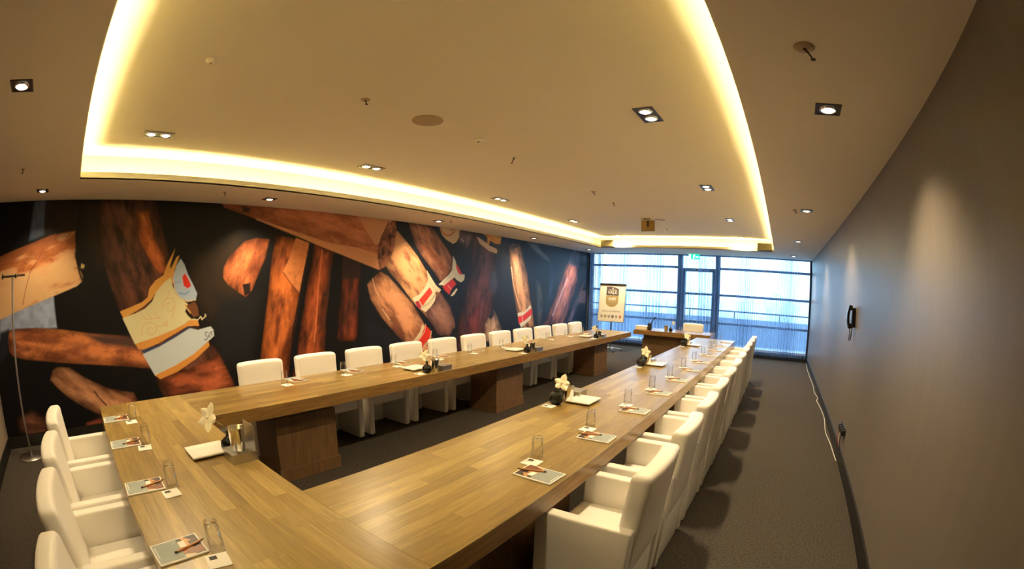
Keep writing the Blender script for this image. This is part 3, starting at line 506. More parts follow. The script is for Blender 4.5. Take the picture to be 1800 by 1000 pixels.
def build_mural():
    ya = np.concatenate([np.arange(YB + 0.002, 3.6, 0.0085), np.arange(3.6, 7.0, 0.012), np.arange(7.0, YF - 0.02, 0.02), [YF - 0.02]])
    za = np.arange(BBH, H - 0.001, 0.0088); za = np.append(za, H - 0.001)
    Y, Z = np.meshgrid(ya, za)
    rng = np.random.RandomState(11)
    lat = rng.rand(64, 64)
    def vn(a, b):
        ia = np.floor(a).astype(int); ib = np.floor(b).astype(int); fa = a - ia; fb = b - ib
        fa = fa * fa * (3 - 2 * fa); fb = fb * fb * (3 - 2 * fb)
        g = lambda i, j: lat[i % 64, j % 64]
        return (g(ia, ib) * (1 - fa) + g(ia + 1, ib) * fa) * (1 - fb) + (g(ia, ib + 1) * (1 - fa) + g(ia + 1, ib + 1) * fa) * fb
    def fbm(a, b):
        return (vn(a, b) + 0.5 * vn(2.1 * a + 7, 2.1 * b + 3) + 0.25 * vn(4.3 * a + 1, 4.3 * b + 9) + 0.12 * vn(9 * a, 9 * b)) / 1.87
    base = srgb((11, 9, 8)); right = srgb((19, 21, 27))  # bluer towards the window: its daylight sheen is painted into the background
    k = np.clip((Y - 4.0) / 6.0, 0, 1)[..., None]
    col = base * (1 - k) + right * k
    col = col * (0.7 + 0.6 * fbm(Y * 0.9, Z * 0.9))[..., None]
    def sdf(P, a, b):
        P = np.array(P); d = np.full(a.shape, 1e9); ins = np.zeros(a.shape, bool)
        for i in range(len(P)):
            p, q = P[i], P[(i + 1) % len(P)]; e = q - p
            wx, wy = a - p[0], b - p[1]
            t = np.clip((wx * e[0] + wy * e[1]) / (e @ e + 1e-12), 0, 1)
            d = np.minimum(d, np.hypot(wx - t * e[0], wy - t * e[1]))
            c1 = (p[1] <= b) & (q[1] > b); c2 = (q[1] <= b) & (p[1] > b)
            cr = e[0] * wy - e[1] * wx
            ins ^= (c1 & (cr > 0)) | (c2 & (cr < 0))
        return np.where(ins, d, -d)
    def window_of(P, pad):
        P = np.array(P)
        i0, i1 = np.searchsorted(ya, [P[:, 0].min() - pad, P[:, 0].max() + pad]); j0, j1 = np.searchsorted(za, [P[:, 1].min() - pad, P[:, 1].max() + pad])
        return slice(j0, j1), slice(i0, i1)
    for oi, op in enumerate(MURAL):
        pad = 0.5 if op[0] == 'p' and op[3] > 0.1 else 0.2
        sl = window_of(op[1], pad); a, b = Y[sl], Z[sl]
        if a.size == 0: continue
        if op[0] == 'c':
            _, P, A, B, hi, lo, soft, rnd_, tex, side = op
            d = sdf(P, a, b); msk = np.clip(d / soft + 0.5, 0, 1); msk = msk * msk * (3 - 2 * msk)
            A = np.array(A); B = np.array(B); ax = (B - A) / np.linalg.norm(B - A); nr = np.array([-ax[1], ax[0]])
            dm = max(d.max(), 0.02)
            s = (a - A[0]) * ax[0] + (b - A[1]) * ax[1]; tt = ((a - A[0]) * nr[0] + (b - A[1]) * nr[1]) / dm
            r = np.clip(d / dm, 0, 1) ** 0.7
            rq = min(1.0, rnd_ + 0.15); sh = ((1 - rq) + rq * r) * 1.12
            f1 = fbm(s * 3.0 + oi * 5, tt * dm * 9.0 + oi * 3); f2 = fbm(s * 11 + oi, tt * dm * 26 + 3 * oi)
            mixv = np.clip(0.55 + side * tt * 1.1 + 2.4 * (f1 - 0.5) + 0.3 * (r - 0.7), 0, 1)[..., None]
            cc = srgb(hi) * mixv + srgb(lo) * (1 - mixv)
            cc = cc * (np.clip(sh, 0.05, 1) * (1 + tex * 1.2 * (f2 - 0.5)))[..., None]
            wr = fbm(s * 3.2 + 40 + oi, tt * dm * 7 + 11 * oi) - 0.5; w2 = fbm(s * 8 + 17 + oi, tt * dm * 13 + 5 * oi) - 0.5
            vein = 1 - 0.28 * np.exp(-(wr / 0.014) ** 2) + 0.22 * np.exp(-((wr - 0.030) / 0.016) ** 2) - 0.10 * np.exp(-(w2 / 0.016) ** 2)
            cc = cc * vein[..., None]
        elif op[0] == 'p':
            _, P, c0, soft, tex = op
            d = sdf(P, a, b); msk = np.clip(d / soft + 0.5, 0, 1); msk = msk * msk * (3 - 2 * msk)
            f2 = fbm(a * 14 + oi, b * 14); cc = srgb(c0) * (1 + tex * 2.0 * (f2 - 0.5))[..., None]
        else:
            _, P, c0, wd, soft = op
            d = np.full(a.shape, 1e9)
            for i in range(len(P) - 1):
                p = np.array(P[i]); e = np.array(P[i + 1]) - p; wx, wy = a - p[0], b - p[1]
                t = np.clip((wx * e[0] + wy * e[1]) / (e @ e + 1e-12), 0, 1)
                d = np.minimum(d, np.hypot(wx - t * e[0], wy - t * e[1]))
            msk = np.clip((wd / 2 - d) / soft + 0.5, 0, 1); cc = np.broadcast_to(srgb(c0), a.shape + (3,))
        msk = msk[..., None]
        col[sl] = col[sl] * (1 - msk) + np.clip(cc, 0, 1) * msk
    nz_, ny_ = Y.shape
    co = np.stack([np.full(Y.size, XL + 0.004), Y.ravel(), Z.ravel()], 1)
    ii = np.arange(nz_ * ny_).reshape(nz_, ny_)
    quads = np.stack([ii[:-1, :-1], ii[:-1, 1:], ii[1:, 1:], ii[1:, :-1]], -1).reshape(-1, 4)
    # border strip turns back to the wall so the panel has thickness
    per = np.concatenate([ii[0, :], ii[1:, -1], ii[-1, -2::-1], ii[-2:0:-1, 0]])
    n0 = len(co); back = co[per].copy(); back[:, 0] = XL
    co = np.concatenate([co, back]); m_ = len(per); k0 = np.arange(m_); k1 = (k0 + 1) % m_
    quads = np.concatenate([quads, np.stack([per[k1], per[k0], n0 + k0, n0 + k1], 1)])
    me = bpy.data.meshes.new('wall_mural')
    me.vertices.add(len(co)); me.vertices.foreach_set('co', co.ravel())
    me.loops.add(quads.size); me.loops.foreach_set('vertex_index', quads.ravel().astype(np.int32))
    me.polygons.add(len(quads)); me.polygons.foreach_set('loop_start', np.arange(0, quads.size, 4, dtype=np.int32))
    me.update(calc_edges=True)
    at = me.color_attributes.new('print', 'FLOAT_COLOR', 'POINT')
    c4 = np.ones((len(co), 4), np.float32); cf = col.reshape(-1, 3) * np.array(MURAL_GAIN); c4[:n0, :3] = cf * np.minimum(1.0, 0.62 / np.maximum(cf.max(1), 1e-6))[:, None]; c4[n0:, :3] = 0.01
    at.data.foreach_set('color', c4.ravel())
    m, nt, b = new_mat('mural_print')
    va = N(nt, 'ShaderNodeVertexColor', layer_name='print')
    nz = N(nt, 'ShaderNodeTexNoise'); nz.inputs['Scale'].default_value = 70; nz.inputs['Detail'].default_value = 3
    tc = N(nt, 'ShaderNodeTexCoord'); nt.links.new(tc.outputs['Object'], nz.inputs['Vector'])
    mr = N(nt, 'ShaderNodeMapRange'); mr.inputs[3].default_value = 0.85; mr.inputs[4].default_value = 1.15
    nt.links.new(nz.outputs[0], mr.inputs[0])
    sc = N(nt, 'ShaderNodeVectorMath', operation='SCALE'); nt.links.new(va.outputs[0], sc.inputs[0]); nt.links.new(mr.outputs[0], sc.inputs[3])
    nt.links.new(sc.outputs[0], b.inputs['Base Color'])
    b.inputs['Roughness'].default_value = 0.42
    b.inputs['Specular IOR Level'].default_value = 0.22
    me.materials.append(m)
    o = bpy.data.objects.new('wall_mural', me); C.objects.link(o)
    return tag(o, 'dark wall-wide photo mural of brown cigars covering the left wall', 'mural')
MURAL_GAIN = (1.70, 2.05, 2.8)
build_mural()

# ------------------------------------------------------------------ tables
def staves(parent, L, Wd, ztop, seed, along='y'):
    """butcher-block top: separate oak staves, local y along the table; meshes shared by length"""
    rn = random.Random(seed); n = 12; w = Wd / n
    lens = [0.42, 0.55, 0.68, 0.80, 0.95]; cache = {}
    for i in range(n):
        x = -Wd / 2 + w * (i + 0.5); y = -L / 2; first = True
        while y < L / 2 - 1e-6:
            l = rn.choice(lens) * (rn.choice((0.35, 0.6, 0.8)) if first else 1.0); first = False
            l = round(min(l, L / 2 - y), 4)
            if L / 2 - (y + l) < 0.2: l = round(L / 2 - y, 4)
            if l not in cache:
                cache[l] = MB().box(-w / 2 + 0.0002, w / 2 - 0.0002, -l / 2 + 0.0002, l / 2 - 0.0002, -0.006, 0.0).mesh('stave')
                cache[l].materials.append(M['stave'])
            o = bpy.data.objects.new('stave', cache[l]); C.objects.link(o); o.parent = parent
            if along == 'y': o.location = (x, y + l / 2, ztop)
            else: o.location = (y + l / 2, x, ztop); o.rotation_euler[2] = math.pi / 2
            y += l
def pedestal(parent, x, y, sx, sy, face):
    b = MB().box(x - sx / 2, x + sx / 2, y - sy / 2, y + sy / 2, 0.10, 0.56)
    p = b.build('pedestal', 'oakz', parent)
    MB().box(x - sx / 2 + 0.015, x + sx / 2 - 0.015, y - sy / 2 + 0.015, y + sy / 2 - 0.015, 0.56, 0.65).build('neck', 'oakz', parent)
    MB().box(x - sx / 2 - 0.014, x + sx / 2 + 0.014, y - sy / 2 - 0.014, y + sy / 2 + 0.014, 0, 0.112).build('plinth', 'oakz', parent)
    if face:
        fx = x + face * (sx / 2 - 0.013)
        MB().box(min(fx, fx + face * 0.006), max(fx, fx + face * 0.006), y - 0.04, y + 0.13, 0.575, 0.635).build('cable_slot', 'black', parent)
TH = 0.10
def long_table(name, x0, x1, y0, y1, label, seed, face):
    e = empty(name, ((x0 + x1) / 2, (y0 + y1) / 2, 0)); Wd = x1 - x0; L = y1 - y0
    MB().box(-Wd / 2, Wd / 2, -L / 2, L / 2, 0.75 - TH, 0.744).build('top_core', 'oaky', e)
    staves(e, L, Wd, 0.75, seed)
    for py in (1.88, 4.95, 8.02): pedestal(e, 0.09 * face * 0 - 0.03 * face, py - (y0 + y1) / 2, 0.42, 0.62, face)
    return tag(e, label, 'table')
long_table('conference_table', -3.90, -3.10, 0.884, 9.10, 'long thick oak conference table running in front of the cigar mural', 21, 1)
long_table('conference_table', -1.673, -0.876, 0.884, 9.10, 'long thick oak conference table nearest the plain grey wall', 22, -1)
e = tag(empty('head_table', (-2.388, 0.4915, 0)), 'thick oak head table joining the two long tables in the foreground', 'table')
MB().box(-1.512, 1.512, -0.3925, 0.3905, 0.75 - TH, 0.744).build('top_core', 'oakx', e)
staves(e, 3.024, 0.783, 0.75, 23, 'x')
for px in (-1.05, 1.05): pedestal(e, px, 0.0, 0.62, 0.42, 0)

# far desk with a solid front
e = tag(empty('far_desk', (-2.38, 10.12, 0)), 'oak presenter desk with solid front panel standing before the window', 'desk')
MB().box(-0.88, 0.88, -0.40, 0.40, 0.65, 0.75).build('desk_top', 'oakx', e)
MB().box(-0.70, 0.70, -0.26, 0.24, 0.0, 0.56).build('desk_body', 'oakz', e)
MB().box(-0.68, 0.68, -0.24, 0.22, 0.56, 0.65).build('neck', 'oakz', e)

# ------------------------------------------------------------------ chairs (local +y faces the table, origin on the floor under the arm fronts)
def make_chair():
    e = empty('tub_chair')
    for sx in (-1, 1):
        def fa(x, y, z):
            k = max(0.0, (0.64 - z) / 0.64)
            return (x, y * (1 - 0.03 * k), z)
        MB().rbox((sx * 0.265, -0.235, 0.332), (0.034, 0.235, 0.308), 0.014, 3, (0, 2, 3), fa).build('arm_panel', 'leather', e)
    MB().rbox((0, -0.205, 0.405), (0.231, 0.205, 0.065), 0.025, 3, (3, 3, 0), lambda x, y, z: (x, y, z + (0.012 * max(0, 1 - (x / 0.23) ** 2) * max(0, 1 - ((y + 0.2) / 0.2) ** 2) if z > 0.42 else 0))).build('seat', 'leather', e)
    def fb(x, y, z):
        k = (z - 0.36) / 0.54
        yy = y - 0.048 * k ** 1.3 - 0.024 * (1 - (x / 0.25) ** 2) * k
        if z > 0.8: z = z - 0.008 * (abs(x) / 0.25) ** 4
        return (x * (1.0 + 0.04 * k), yy, z)
    MB().rbox((0, -0.415, 0.63), (0.246, 0.050, 0.27), 0.030, 4, (6, 0, 6), fb).build('backrest', 'leather', e)
    MB().rbox((0, -0.425, 0.20), (0.231, 0.018, 0.19), 0.010, 2, (0, 0, 0)).build('back_panel', 'leather', e)
    for sx in (-1, 1):
        for y in (-0.04, -0.42): MB().lathe([(0.016, 0), (0.016, 0.026)], 10, (sx * 0.265, y, 0)).build('foot', 'black', e)
    return e
proto = make_chair()
used = [False]
def chair(x, y, rz, label, group):
    if not used[0]:
        used[0] = True; proto.location = (x, y, 0); proto.rotation_euler[2] = rz; o = proto
    else: o = dup(proto, (x, y, 0), rz)
    return tag(o, label, 'armchair', group)
LY = [1.87 + 0.68 * i for i in range(11)]
RY = [1.925 + 0.68 * i for i in range(11)]
HX = [-3.29, -2.63, -2.00, -1.35]
for i, y in enumerate(LY):
    chair(-3.755, y, -math.pi / 2, 'white leather tub chair on the mural side, %s from the head table' % ORD[i], 'chairs along the mural side')
for i, y in enumerate(RY):
    chair(-0.94, y, math.pi / 2, 'white leather tub chair on the grey wall side, %s from the camera' % ORD[i], 'chairs along the grey wall side')
for i, x in enumerate(HX):
    chair(x, 0.155, 0.0, 'white leather tub chair behind the head table, %s from the mural' % ORD[i], 'chairs behind the head table')
chair(-2.11, 10.44, math.pi, 'cream chair standing behind the presenter desk by the window', None)

# ------------------------------------------------------------------ place settings
def make_pad():
    e = empty('notepad')                      # local y = long side, grey end at -y
    MB().rbox((0, 0, 0.004), (0.075, 0.105, 0.004), 0.002, 1).build('pages', 'paper', e)
    MB().box(-0.068, 0.068, -0.098, 0.010, 0.008, 0.0085).build('grey_cover_panel', 'greyprint', e)
    MB().box(-0.068, 0.068, 0.010, 0.098, 0.008, 0.0085).build('picture_panel', 'picture', e)
    MB().box(-0.045, 0.000, 0.012, 0.040, 0.0085, 0.0088).build('white_print', 'paper', e)
    MB().box(-0.05, 0.03, -0.091, -0.088, 0.0085, 0.0088).build('print_line', 'paper', e)
    return e
def make_pencil():
    e = empty('pencil')
    MB().tube([(0, -0.062, 0.004), (0, 0.058, 0.004)], 0.004, 6, False).build('barrel', 'pencil', e)
    MB().tube([(0, 0.058, 0.004), (0, 0.074, 0.004)], [0.004, 0.0006], 6).build('tip', 'black', e)
    MB().tube([(0, -0.072, 0.004), (0, -0.062, 0.004)], 0.0041, 6).build('end_cap', 'black', e)
    return e
def make_coaster():
    e = empty('coaster')
    MB().rbox((0, 0, 0.0015), (0.045, 0.045, 0.0015), 0.0012, 1).build('card', 'paper', e)
    MB().box(-0.032, -0.008, -0.030, 0.000, 0.003, 0.0033).build('printed_square', 'darkprint', e)
    return e
def make_glass():
    e = empty('water_glass')                   # stands upside down: thick base on top
    p = [(0.0325, 0.0), (0.0315, 0.03), (0.029, 0.112), (0.0275, 0.116), (0.0, 0.116)]
    q = [(0.0, 0.102), (0.0268, 0.101), (0.0295, 0.03), (0.0308, 0.0), (0.0325, 0.0)]
    MB().lathe(q + p[1:], 24, cap0=False, cap1=False).build('tumbler', 'glass', e)
    MB().lathe([(0.0325, 0.0), (0.0327, 0.002), (0.0318, 0.003)], 24, cap0=False, cap1=False).build('rim', 'glass', e)
    return e
PROT = {'notepad': make_pad(), 'pencil': make_pencil(), 'coaster': make_coaster(), 'water_glass': make_glass()}
for p in PROT.values(): p['used'] = 0
def put(kind, loc, rz, label, group, cat):
    p = PROT[kind]
    if not p['used']:
        p['used'] = 1; p.location = loc; p.rotation_euler[2] = rz; o = p
    else:
        o = dup(p, loc, rz)
    tag(o, label, cat, group)
    if 'used' in o and o is not p: del o['used']
    return o
ZT = 0.7502
def setting(pad, prz, coast, crz, gl, where, grp, rn):
    j = lambda a: rn.uniform(-a, a)
    put('notepad', (pad[0], pad[1], ZT), prz + j(0.05), 'grey and white notepad ' + where, 'notepads ' + grp, 'notepad')
    pa = prz + 0.35 + j(0.12)
    ox, oy = 0.008, 0.048
    put('pencil', (pad[0] + ox * math.cos(prz) - oy * math.sin(prz), pad[1] + ox * math.sin(prz) + oy * math.cos(prz), ZT + 0.0089), pa, 'brown pencil on the notepad ' + where, 'pencils ' + grp, 'pencil')
    put('coaster', (coast[0], coast[1], ZT), crz + j(0.15), 'white square coaster ' + where, 'coasters ' + grp, 'coaster')
    put('water_glass', (gl[0], gl[1], ZT), 0, 'upturned clear water glass ' + where, 'glasses ' + grp, 'glass')
rn = random.Random(5)
for i in range(11):
    y = 1.90 + 0.68 * i; j = rn.uniform(-0.02, 0.02)
    setting((-3.785, y + 0.155 + j), math.pi / 2 * -1, (-3.645, y - 0.02 + j), -math.pi / 2, (-3.735, y + 0.0 + j), 'on the mural side table, %s place from the head table' % ORD[i], 'on the mural side table', rn)
for i in range(11):
    y = 1.775 + 0.683 * i; j = rn.uniform(-0.02, 0.02)
    setting((-1.002, y + j), math.pi / 2, (-1.118, y + 0.118 + j), math.pi / 2 + math.pi, (-1.135, y + 0.20 + j), 'on the grey wall side table, %s place from camera' % ORD[i], 'on the grey wall side table', rn)
for i, x in enumerate((-3.438, -2.835, -2.135, -1.503)):
    setting((x, 0.209), 0.0, (x + 0.138, 0.325), 0.0, (x + 0.066, 0.352), 'on the head table, %s place from the mural' % ORD[i], 'on the head table', rn)

# ------------------------------------------------------------------ table centre groups
def make_vase(rough):
    m = MB()
    if rough: prof = [(0.026, 0), (0.046, 0.012), (0.057, 0.040), (0.055, 0.065), (0.042, 0.088), (0.026, 0.098), (0.024, 0.104), (0.019, 0.104), (0.017, 0.095)]
    else: prof = [(0.024, 0), (0.044, 0.010), (0.051, 0.035), (0.045, 0.060), (0.024, 0.078), (0.012, 0.086), (0.0115, 0.106), (0.016, 0.112), (0.012, 0.112), (0.009, 0.095)]
    e = empty('bud_vase')
    body = m.lathe(prof, 28)
    if rough:
        body.v = [(x * (1 + 0.05 * math.sin(9 * math.atan2(y, x)) * math.sin(110 * z)), y * (1 + 0.05 * math.sin(9 * math.atan2(y, x)) * math.sin(110 * z)), z) for x, y, z in body.v]
    body.build('vase_body', 'blackrough' if rough else 'blackgl', e)
    MB().lathe([(0.020 if rough else 0.0125, 0.1042 if rough else 0.1102), (0.026 if rough else 0.0165, 0.1060 if rough else 0.1130), (0.020 if rough else 0.0125, 0.1075 if rough else 0.1150)], 24, cap0=False, cap1=False).build('mouth_rim', 'blackgl', e)
    return e
def make_orchid(lean, seed, big=1.0, h=0.17, face=None):
    """one orchid head on a short stem; lean = horizontal offset of the flower from the vase mouth"""
    rn = random.Random(seed); e = empty('orchid')
    tip = Vector((lean[0], lean[1], h)); mid = Vector((lean[0] * 0.25, lean[1] * 0.25, h * 0.8))
    MB().tube([(0, 0, 0.10), mid, tip], 0.0025, 6).build('stem', 'leafgreen', e)
    n = Vector((lean[0], lean[1], 0.02)).normalized() if (abs(lean[0]) + abs(lean[1])) > 1e-3 else Vector((0, 0, 1))
    if face: n = Vector(face).normalized()
    a = n.orthogonal().normalized(); b = n.cross(a)
    for k in range(5):
        q = 2 * math.pi * k / 5 + rn.uniform(-0.2, 0.2); ln = big * (0.056 if k % 2 else 0.048); wd = big * 0.019
        d = a * math.cos(q) + b * math.sin(q); sd = n.cross(d)
        m = MB(); vs = []; fs = []; L, Wn = 7, 4
        for side in (0, 1):
            for i in range(L + 1):
                u = i / L
                wv = wd * math.sin(math.pi * min(1, u * 0.92 + 0.06)) ** 0.7
                for t in range(Wn + 1):
                    s = (t / Wn - 0.5) * 2
                    vs.append(tip + d * (ln * u) + sd * (wv * s) + n * (0.012 * u * u - 0.010 * s * s * u + 0.006 + side * 0.0012))
        c0 = (L + 1) * (Wn + 1)
        for side in (0, 1):
            for i in range(L):
                for t in range(Wn):
                    f = [side * c0 + i * (Wn + 1) + t, side * c0 + i * (Wn + 1) + t + 1, side * c0 + (i + 1) * (Wn + 1) + t + 1, side * c0 + (i + 1) * (Wn + 1) + t]
                    fs.append(tuple(f) if side else tuple(reversed(f)))
        m.add(vs, fs, True).build('petal', 'petal', e)
    MB().rbox(tuple(tip + n * 0.012), (0.008, 0.008, 0.008), 0.0075, 2).build('lip', 'petal', e)
    return e
def make_cup():
    e = empty('steel_cup')
    MB().lathe([(0.040, 0.0), (0.041, 0.002), (0.047, 0.118), (0.0475, 0.121), (0.0455, 0.121), (0.039, 0.006), (0.0, 0.005)], 32, cap1=False).build('cup_body', 'chrome', e)
    MB().lathe([(0.0470, 0.1190), (0.0492, 0.1205), (0.0470, 0.1220), (0.0455, 0.1212)], 32, cap0=False, cap1=False).build('cup_rim', 'chrome', e)
    return e
def make_stand(up):
    e = empty('steel_stand')                   # tray box with an upright plate along its +y side
    MB().box(-0.072, 0.072, -0.072, 0.072, 0.0, 0.048).build('tray_box', 'steel', e)
    MB().box(-0.076, 0.076, -0.076, 0.076, 0.048, 0.052).build('tray_lid', 'steel', e)
    MB().box(-0.072, 0.072, 0.070, 0.074, 0.052, 0.185 if up else 0.066).build('back_plate', 'steel', e)
    return e
def make_plate():
    e = empty('square_plate')
    def f(x, y, z):
        k = max(abs(x) / 0.10, abs(y) / 0.12)
        return (x, y, z + (0.010 * max(0, k - 0.72) / 0.28))
    MB().rbox((0, 0, 0.008), (0.10, 0.12, 0.006), 0.004, 2, (9, 9, 0), f).build('plate_body', 'china', e)
    MB().lathe([(0.055, 0.0), (0.055, 0.004), (0.050, 0.004)], 28, cap1=True).build('foot_ring', 'china', e)
    return e
def group(pos, rz, where, rough, lean, seed, with_plate=True, with_stand=True, plate=(0.13, 0.19), cup=(0.0, 0.125), stand=(-0.01, 0.30), coaster=(-0.02, -0.075), on_stand=False, oh=0.17, big=1.0, srz=0.0, face=None):
    R = Matrix.Rotation(rz, 2)
    def at(p):
        v = R @ Vector(p); return (pos[0] + v.x, pos[1] + v.y, ZT)
    v = make_vase(rough); v.location = at((0, 0)); v.rotation_euler[2] = rz
    tag(v, ('pebbled' if rough else 'glossy') + ' black bud vase ' + where, 'vase', 'black bud vases')
    o = make_orchid(lean, seed, big, oh, face); o.location = at((0, 0)); o.rotation_euler[2] = rz
    tag(o, 'cream white orchid in the black vase ' + where, 'flower', 'orchids')
    c = make_cup(); c.location = at(cup)
    if on_stand: c.location.z += 0.052
    tag(c, 'shiny steel cup beside the vase ' + where, 'cup', 'steel cups')
    if with_stand:
        s = make_stand(on_stand); s.location = at(stand); s.rotation_euler[2] = rz + srz
        tag(s, 'low steel tray stand ' + where, 'stand', 'steel stands')
    if with_plate:
        p = make_plate(); p.location = at(plate); p.rotation_euler[2] = rz
        tag(p, 'white rectangular china plate ' + where, 'plate', 'china plates')
    if coaster:
        x = at(coaster)
        put('coaster', x, rz, 'white coaster by the vase ' + where, 'coasters by the vases', 'coaster')
NM = ('nearest', 'middle', 'farthest')
for i, y in enumerate((3.00, 5.10, 7.45)):
    group((-1.59, y), 0.0, 'on the grey wall side table, %s of three' % NM[i], True, (0.055, -0.02), 40 + i, plate=(0.145, 0.19), cup=(0.035, 0.13), stand=(0.0, 0.33), coaster=(-0.01, -0.085), oh=0.175, srz=math.pi / 2, big=1.25, face=(0.35, -0.85, 0.45))
for i, y in enumerate((3.24, 5.13, 7.43)):
    group((-3.185, y), 0.0, 'on the mural side table, %s of three' % NM[i], False, (-0.05, 0.015), 50 + i, plate=(-0.22, 0.05), cup=(0.0, 0.115), stand=(-0.01, 0.24), coaster=(0.0, -0.10), oh=0.165, srz=math.pi / 2, big=1.2, face=(0.6, -0.6, 0.5))
group((-2.365, 0.80), 0.0, 'on the head table', False, (-0.07, -0.085), 60, plate=(-0.045, -0.13), cup=(0.14, 0.005), stand=(0.145, 0.008), coaster=None, on_stand=True, oh=0.185, big=1.55, face=(0.35, -0.75, 0.45))
group((-2.45, 9.95), 0.0, 'on the presenter desk', False, (0.06, -0.03), 61, with_plate=False, with_stand=False, cup=(-0.11, 0.02), coaster=None, oh=0.19)
put('water_glass', (-2.24, 10.02, ZT), 0, 'upturned clear water glass on the presenter desk', 'glasses on the desk', 'glass')

# ------------------------------------------------------------------ things on the presenter desk
e = tag(empty('paper_box', (-3.12, 9.98, ZT)), 'cream box with white lid at the left end of the presenter desk', 'box')
MB().rbox((0, 0, 0.030), (0.135, 0.15, 0.030), 0.004, 1).build('box_body', 'sheet', e)
MB().rbox((0, 0, 0.069), (0.140, 0.155, 0.009), 0.004, 1).build('box_lid', 'paper', e)
e = tag(empty('desk_microphone', (-2.94, 9.92, ZT)), 'black desk microphone with angled gooseneck on the presenter desk', 'microphone')
MB().rbox((0, 0, 0.075), (0.045, 0.03, 0.075), 0.008, 2).build('base_block', 'black', e)
MB().box(-0.022, 0.022, -0.032, -0.030, 0.03, 0.115).build('front_plate', 'darksteel', e)
MB().tube([(0.01, 0, 0.135), (0.03, 0, 0.165), (0.10, 0, 0.255)], 0.010, 8).build('gooseneck', 'black', e)
MB().tube([(0.095, 0, 0.248), (0.118, 0, 0.278), (0.130, 0, 0.294)], [0.012, 0.019, 0.014], 10).build('microphone_head', 'black', e)
MB().tube([(0.034, 0.0, 0.055), (0.075, 0.0, 0.03), (0.12, 0.01, 0.004)], 0.004, 6).build('cable', 'black', e)

# ------------------------------------------------------------------ flip chart
fc = tag(empty('flip_chart', (-4.372, 11.12, 0), 0.05), 'flip chart on wheeled stand with printed cream welcome sheet by the window', 'flip chart')
LEAN = -math.radians(9)
bd = MB().box(-0.362, 0.362, 0.0, 0.022, 0.77, 1.775).build('board', 'darksteel', fc)
sh = MB().box(-0.354, 0.354, -0.006, 0.0, 0.78, 1.745).build('sheet', 'sheet', fc)
cb = MB().rbox((0, -0.012, 1.755), (0.363, 0.018, 0.020), 0.008, 2).build('clamp_bar', 'black', fc)
for o in (bd, sh, cb):
    o.rotation_euler[0] = LEAN; o.location = (0, -math.sin(-LEAN) * 1.0 * 0.99, 0.010)
MB().tube([(0, 0.04, 0.10), (0, 0.04, 1.2)], 0.018, 10).build('post', 'darksteel', fc)
MB().lathe([(0.035, 0.06), (0.035, 0.12)], 14, (0, 0.04, 0)).build('hub', 'steel', fc)
for k in range(5):
    a = 2 * math.pi * k / 5 + 0.35
    dx, dy = math.cos(a), math.sin(a)
    MB().tube([(0.03 * dx, 0.04 + 0.03 * dy, 0.085), (0.30 * dx, 0.04 + 0.30 * dy, 0.06)], [0.018, 0.013], 8).build('foot_arm', 'steel', fc)
    MB().tube([(0.30 * dx - 0.012, 0.04 + 0.30 * dy, 0.025), (0.30 * dx + 0.012, 0.04 + 0.30 * dy, 0.025)], 0.024, 12).build('caster', 'black', fc)
PX = math.pi / 2
YS = -0.0065
MB().prism([(-0.17, 1.46), (0.17, 1.46), (0.17, 1.635), (0.10, 1.665), (0.04, 1.68), (-0.06, 1.695), (-0.17, 1.69)], 0, 0.001).xform(Matrix.Rotation(PX, 4, 'X') @ Matrix.Identity(4)).build('emblem_upper', 'shieldgrey', sh, (0, YS, 0))
arc = [(0.17 * math.cos(t), 1.30 + 0.14 * math.sin(t)) for t in [-math.pi * k / 14 for k in range(15)]]
MB().prism([(-0.17, 1.455)] + list(reversed(arc)) + [(0.17, 1.455)], 0, 0.001).xform(Matrix.Rotation(PX, 4, 'X')).build('emblem_lower', 'shieldgold', sh, (0, YS, 0))
MB().prism([(-0.02, 1.632), (0.0, 1.655), (0.03, 1.668), (0.012, 1.650), (0.02, 1.632), (0.005, 1.622)], 0, 0.001).xform(Matrix.Rotation(PX, 4, 'X')).build('emblem_bird', 'paper', sh, (0, YS - 0.0012, 0))
text_mesh('VAN DER', 0.048, 'paper', sh, (0, YS - 0.0012, 1.598), (PX, 0, 0), 'lettering', sx=1.1)
text_mesh('VALK', 0.108, 'paper', sh, (0, YS - 0.0012, 1.532), (PX, 0, 0), 'lettering', sx=1.0, bold=0.002)
text_mesh('040', 0.115, 'paper', sh, (0, YS - 0.0012, 1.368), (PX, 0, 0), 'lettering', sx=1.15, bold=0.004)
MB().prism([(-0.13, 1.300), (0.13, 1.300), (0.13, 1.304), (-0.13, 1.304)], 0, 0.001).xform(Matrix.Rotation(PX, 4, 'X')).build('emblem_line', 'paper', sh, (0, YS - 0.0012, 0))
text_mesh('HAVE A NICE MEETING', 0.052, 'shieldgrey', sh, (0, YS, 1.045), (PX, 0, 0), 'lettering', sx=0.93)
for k, cm in enumerate(('c1', 'c2', 'c1', 'c4', 'c1', 'c6')):
    x = -0.255 + 0.102 * k
    sp = [(x - 0.032, 0.945), (x - 0.032, 0.905), (x - 0.018, 0.880), (x, 0.868), (x + 0.018, 0.880), (x + 0.032, 0.905), (x + 0.032, 0.945)]
    MB().prism(sp, 0, 0.001).xform(Matrix.Rotation(PX, 4, 'X')).build('badge', cm, sh, (0, YS, 0))
    MB().prism([(x - 0.020, 0.915), (x + 0.020, 0.915), (x + 0.020, 0.923), (x - 0.020, 0.923)], 0, 0.0005).xform(Matrix.Rotation(PX, 4, 'X')).build('badge_line', 'sheet', sh, (0, YS - 0.0012, 0))

